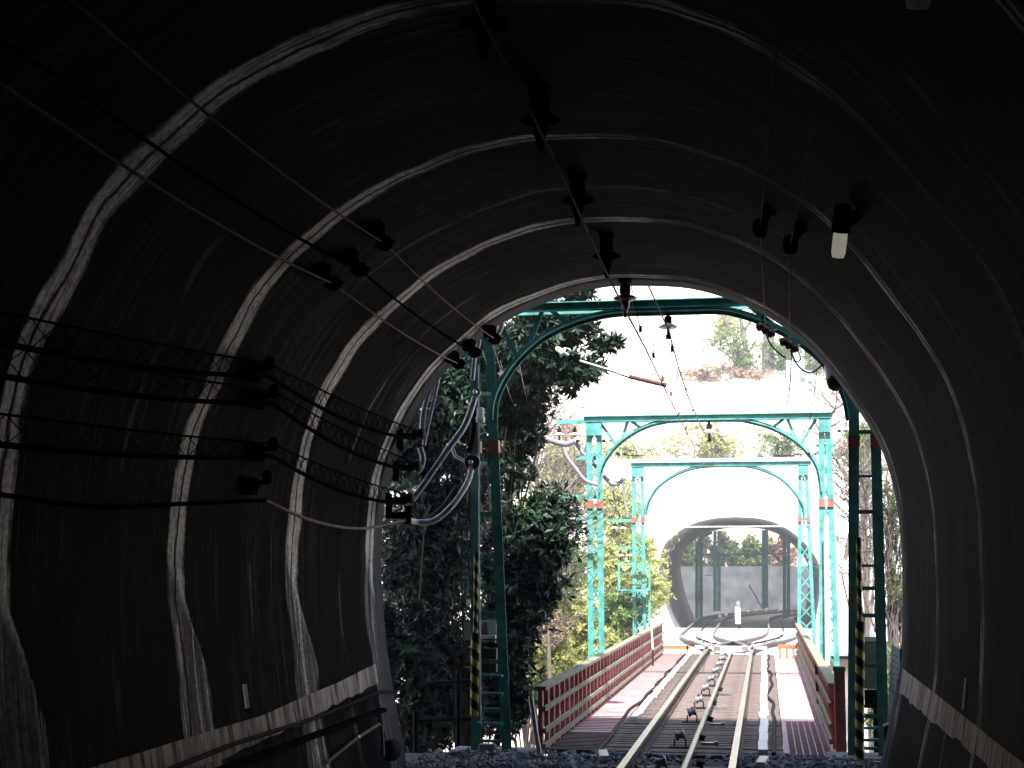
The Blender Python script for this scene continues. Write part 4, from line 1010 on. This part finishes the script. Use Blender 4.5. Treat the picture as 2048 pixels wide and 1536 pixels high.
LB=leafmat('brown_dry_leaves',[(.28,.17,.11),(.46,.30,.20),(.58,.46,.36)],.8,.3,.1)
LO=leafmat('olive_pine_needles',[(.03,.045,.018),(.07,.09,.035),(.14,.15,.07)],.6,.2,.2)
def B(px,py,Y_,rx,rz,ry=None): 
    k=Y_/F; return (U(px,py,Y_),rx*k,ry if ry else min(rx,rz)*k,rz*k)
tree('evergreen_tree','tall dark glossy evergreen tree leaning over the left post of the nearest gantry','tree',(-3.9,20.5,-5),
 [B(1100,650,20,110,80),B(1140,740,20,75,55),B(1030,720,20.5,100,110),B(940,800,21,110,110),B(1050,800,20.5,50,50),B(1000,870,20.8,75,75),B(1040,860,20.6,45,60),B(980,820,20.6,60,60),B(900,720,21.5,80,60),B(1170,600,20,60,40),B(1205,690,19.8,32,45)],34000,.13,LD,.12,seed=3,branch=26,thin=.5,trunk_m=M_dbark,shell=.1)
tree('evergreen_tree','dark glossy evergreen bush bulging right of the left post below the tall tree','tree',(-3.4,20,-5),
 [B(1070,1050,20,75,90),B(1040,1160,20,75,100),B(1030,930,20.5,45,60),B(1010,1290,20,65,90),B(1020,1400,20,45,60),B(1095,1110,19.8,48,55)],22000,.125,LD,.10,seed=5,branch=20,thin=.5,trunk_m=M_dbark,shell=.1)
tree('evergreen_tree','shaded dark undergrowth tree behind the tunnel edge left of the left post','tree',(-4.6,20.5,-5),
 [B(830,900,22,90,120),B(850,1100,22,110,140),B(880,1300,21.5,130,130),B(830,1450,21,100,90),B(920,1000,22,90,120),B(770,1250,21,60,150),B(940,1450,21.5,90,80),B(900,760,22.5,90,70),B(1010,1150,22.5,60,120)],44000,.12,LD,.10,seed=8,branch=24,thin=.5,trunk_m=M_dbark,shell=.0)
tree('shaded_thicket','dense dark thicket filling the ravine behind the evergreen trees','thicket',(-6,26,-6),
 [B(800,950,27,110,200),B(880,1150,27,140,200),B(900,1380,26,170,140),B(960,900,27,120,160),B(1000,1150,26.5,80,170),B(760,1350,26,100,200),B(1010,720,27,80,120)],30000,.17,LD,.10,seed=18,branch=10,thin=.5,trunk_m=M_dbark,shell=.0)
# pale bare saplings in front of the shade
t=thing('bare_sapling','pale bare sapling in the shade left of the left post','sapling',U(840,1190,18.4))
m=MB(); 
m.tube(curve([U(838,1200,18.4),U(845,1100,18.4),U(850,1040,18.4),U(860,1010,18.4)],5),[.012]*15+[.008],6)
m.tube([U(850,1040,18.4),U(885,1010,18.4),U(912,970,18.4)],.006,5); m.tube([U(852,1025,18.4),U(842,990,18.4)],.005,5); m.tube([U(848,1060,18.4),U(820,1020,18.4)],.004,5)
m.build('stems',M_twig,t)
# sunlit shrubs on the far bank left of the bridge
rnd=random.Random(21)
shr=[(1110,1000,36,60,70,LY,'yellow-green shrub high on the far bank beside the dark tree'),(1230,1010,44,60,60,LY,'yellow-green shrub behind the second gantry left post'),(1120,1130,36,60,60,LG,'fresh green shrub low beside the dark tree'),(1220,1120,42,60,60,LY,'yellow-green shrub between the second and third gantry left posts'),(1140,1230,34,60,50,LY,'pale shrub with reddish twigs at the foot of the second gantry'),(1240,1220,38,55,50,LG,'green shrub just above the left railing'),(1090,1320,30,60,50,LY,'yellowish shrub at the near end above the left railing'),(1190,1290,34,60,40,LY,'dense yellow shrub right behind the left railing middle'),(1285,1170,43,40,50,LY,'small bright shrub beside the third gantry left post'),(1130,930,40,45,40,LY,'yellowish shrub under the grey hoses beside the dark tree'),(1265,1100,46,40,50,LY,'pale shrub behind the arms of the third gantry'),(1060,1250,32,50,60,LB,'brown dry shrub behind the dark tree above the near railing')]
for i,(px,py,Y_,rx,rz,lm_,lab) in enumerate(shr):
    Y_=min(Y_,HY(px,py+rz*.8)); c=U(px,py,Y_); z0=min(hz(c.x,c.y),c.z-.5)
    tree('hillside_shrub',lab,'shrub',(c.x,c.y,z0),[B(px,py,Y_,rx,rz),B(px-25,py+30,Y_,rx*.8,rz*.8),B(px+25,py+15,Y_+.5,rx*.7,rz*.9)],8000,.125,lm_,.05,'sunlit shrubs on the far bank left of the bridge',seed=40+i,branch=60,trunk_m=M_twig,shell=.2,thin=1.4)
for px,py,rx,rz,lm_,lab in((1375,1105,40,42,LG,'olive shrub above the retaining wall at the left beyond the far tunnel'),(1440,1100,45,45,LO,'dark shrub above the retaining wall left of the middle beyond the far tunnel'),(1500,1100,45,45,LG,'green shrub above the retaining wall right of the middle beyond the far tunnel'),(1565,1105,45,42,LB,'brown shrub above the retaining wall at the right beyond the far tunnel')):
    tree('wall_top_shrub',lab,'shrub',U(px,py+rz+6,86.9),[B(px,py,86.9,rx,rz,.5)],3200,.2,lm_,.05,seed=px,branch=12,trunk_m=M_dbark,shell=0)
def bare(px,py,Y_,h,lab,seed,n=70,spread=.5,grp=None,m_=None):
    rnd=random.Random(seed); b=U(px,py,Y_); t=thing('bare_tree',lab,'tree',b,grp); m=MB()
    tp=curve([b,b+Vector((rnd.uniform(-.2,.2),0,h*.4)),b+Vector((rnd.uniform(-.4,.4),0,h*.8)),b+Vector((rnd.uniform(-.5,.5),0,h))],6)
    m.tube(tp,[.05*h/4*(1-.8*i/(len(tp)-1))+.006 for i in range(len(tp))],7); m.build('trunk',m_ or M_twig,t)
    m=MB()
    for k in range(n):
        s=tp[rnd.randrange(4,len(tp)-1)]; d=Vector((rnd.uniform(-1,1),rnd.uniform(-1,1),rnd.uniform(.1,1.1))).normalized(); L=h*spread*rnd.uniform(.3,.9)
        c=curve([s,s+d*L*.5+Vector((0,0,-.05*L)),s+d*L+Vector((rnd.uniform(-.1,.1),0,.12))*L],4)
        m.tube(c,[.016*(1-.8*i/(len(c)-1)) for i in range(len(c))],4,False)
        for j in range(3):
            s2=c[rnd.randrange(2,len(c))]; d2=(d+Vector((rnd.gauss(0,.6),rnd.gauss(0,.6),rnd.gauss(0,.5)))).normalized(); m.tube([s2,s2+d2*L*.4],[.008,.003],4,False)
    m.build('branches',m_ or M_twig,t); return t
bare(1075,1060,30,3.2,'bare grey thicket rising behind the dark tree, upper left of the bridge',11,110)
bare(1100,1380,27,3.0,'bare grey thicket low behind the left railing near end',12,110)
bare(1090,1250,28,2.6,'bare brownish thicket between the dark tree and the second gantry',13,110)
bare(1140,1150,33,2.5,'thin bare bush behind the lattice of the second gantry left post',14,90)
# right side: pine and bare branches behind the right post
for i,(px,py,Y_,rx,rz,lm_,lab) in enumerate([(1790,1000,24,70,120,LO,'olive leafy tree right of the right post, upper part of the gap'),(1800,1180,24,60,90,LO,'olive drooping bush at the right edge of the tunnel mouth'),(1725,880,34,50,70,LG,'green shrub seen between the right posts high up'),(1770,1400,22,40,100,LG,'dark green weeds at the foot of the right post')]):
    c=U(px,py,Y_); z0=hz(c.x,c.y)
    tree('right_bank_tree' if i<2 else 'right_bank_shrub',lab,'tree' if i<2 else 'shrub',(c.x,c.y,min(z0,c.z-.6)),[B(px,py,Y_,rx,rz),B(px,py+30,Y_+.4,rx*.8,rz*.8)],2300 if i<2 else 2000,.10,lm_,.07,seed=70+i,branch=70,trunk_m=M_bark,asp=.16 if i<2 else .3,shell=.1,thin=.9)
bare(1690,1120,32,3.4,'bare pale tree just right of the second gantry right post',15,60)
bare(1740,1250,30,3.0,'bare pale bush between the two right posts',16,90)
# hillside trees above
hl=[(1470,690,78,75,70,LG,2600,'airy yellow-green tree high on the slope, upper right of the gantry beam'),(1560,700,76,50,45,LG,2000,'green shrub beside the thick trunk on the slope'),(1620,700,76,50,50,LG,2000,'green bush behind the hillside cabinet'),(1445,640,84,60,40,LY,1500,'thin yellow tree top at the edge of the slope'),(1250,900,64,110,60,LY,2600,'pale yellow thicket above the left end of the second beam'),(1420,880,62,120,45,LY,2800,'yellow-green thicket seen through the second gantry arch'),(1560,885,62,60,35,LG,1300,'sparse green growth seen right in the second gantry arch'),(1130,860,60,70,70,LB,1800,'reddish brown dry thicket left of the second gantry top'),(1690,900,60,50,70,LB,1400,'dry reddish bush right of the second gantry top'),(1400,745,70,90,18,LB,1200,'low row of dry brown plants below the slope tree'),(1500,745,72,60,14,LB,900,'low reddish plants at the start of the path fence')]
for i,(px,py,Y_,rx,rz,lm_,n,lab) in enumerate(hl):
    Y_=HY(px,py+rz*.9)-.2; c=U(px,py,Y_); z0=hz(c.x,c.y)
    tree('slope_tree' if rz>39 else 'slope_shrub',lab,'tree' if rz>39 else 'shrub',(c.x,c.y,min(z0,c.z-.3)),[B(px,py,Y_,rx,rz,1.0),B(px+rx*.3,py+rz*.4,Y_,rx*.6,rz*.7,1.0)],n,.15,lm_,.09,'sunlit growth on the hillside',seed=90+i,branch=40,trunk_m=M_twig,shell=.0)
# thick trunk & forked tree
YT=HY(1535,742); YU=HY(1495,742)
t=thing('large_tree','thick grey tree trunk on the slope behind the right haunch of the nearest gantry','tree',U(1535,735,YT))
MB().tube([U(1536,745,YT),U(1536,700,YT),U(1538,640,YT),U(1545,540,YT)],[.30,.26,.24,.2],12).build('trunk',M_bark,t)
t=thing('forked_tree','slender forked grey tree on the slope behind the gantry arch','tree',U(1495,735,YU))
MB().tube(curve([U(1498,740,YU),U(1490,690,YU),U(1482,640,YU),U(1475,600,YU)],5),[.13]*8+[.09]*8,8).tube(curve([U(1490,735,YU),U(1478,700,YU),U(1455,650,YU),U(1440,620,YU)],5),[.07]*16,6).tube([U(1487,670,YU),U(1505,630,YU),U(1515,590,YU)],.06,6).build('trunk',M_bark,t)
# trees above our own portal (they shade the near end of the bridge)
# leafy overhang on far portal's left edge
t=tree('portal_creeper','sunlit creeper tufts hanging on the left rim of the far tunnel','creeper',U(1335,1100,59.2),[B(1330,1120,59.2,10,30,.15),B(1352,1072,59.2,12,12,.15)],160,.12,LY,.02,seed=200,branch=4)
# hill litter: dry grass ground cover on the far slope
gm=MB(); rnd=random.Random(5); vs=[];fs=[]
def scatter(n,x0,x1,y0,y1,s,skip=True):
    for _ in range(n):
        x=rnd.uniform(x0,x1); y=rnd.uniform(y0,y1)
        if abs(x)<6.3 and y<60.5: continue
        z=hz(x,y); a=rnd.uniform(0,6.28); L=s*rnd.uniform(.5,1.5); d=Vector((math.cos(a)*.5,math.sin(a)*.5,rnd.uniform(.3,1.2))).normalized(); sd=d.cross(Vector((0,0,1))).normalized()
        p=Vector((x,y,z-.02)); i=len(vs); vs.extend([p-sd*L*.09,p+sd*L*.09,p+d*L+sd*L*.03]); fs.append((i,i+1,i+2))
scatter(26000,-12,14,60.6,90,.30); scatter(9000,-16,-2,26,60,.22); scatter(5000,2,14,24,60,.22)
gm.add(vs,fs); tag(gm.build('dry_grass',leafmat('dry_grass_blades',[(.60,.55,.46),(.74,.70,.62),(.52,.42,.32),(.50,.52,.34)],.9,.3,.1)),'dry pale grass and leaf litter covering the sunlit slopes','grass',kind='stuff')

# ------------------------------------------------------------ air veil added to stand in for lens glare
hm=bpy.data.materials.new('glare_veil'); hm.use_nodes=True; hn=hm.node_tree; hn.nodes.remove(hn.nodes['Principled BSDF'])
pv=hn.nodes.new('ShaderNodeVolumePrincipled'); pv.inputs['Color'].default_value=(.93,.97,1,1); pv.inputs['Density'].default_value=0.0036; pv.inputs['Anisotropy'].default_value=.2
hn.links.new(pv.outputs[0],hn.nodes['Material Output'].inputs['Volume'])
hz_=MB().box((0,60,30),(150,230,90)).build('veil',hm); hz_['kind']='stuff'; hz_['label']='thin added haze filling the air over the bridge and slope'; hz_['category']='veil'
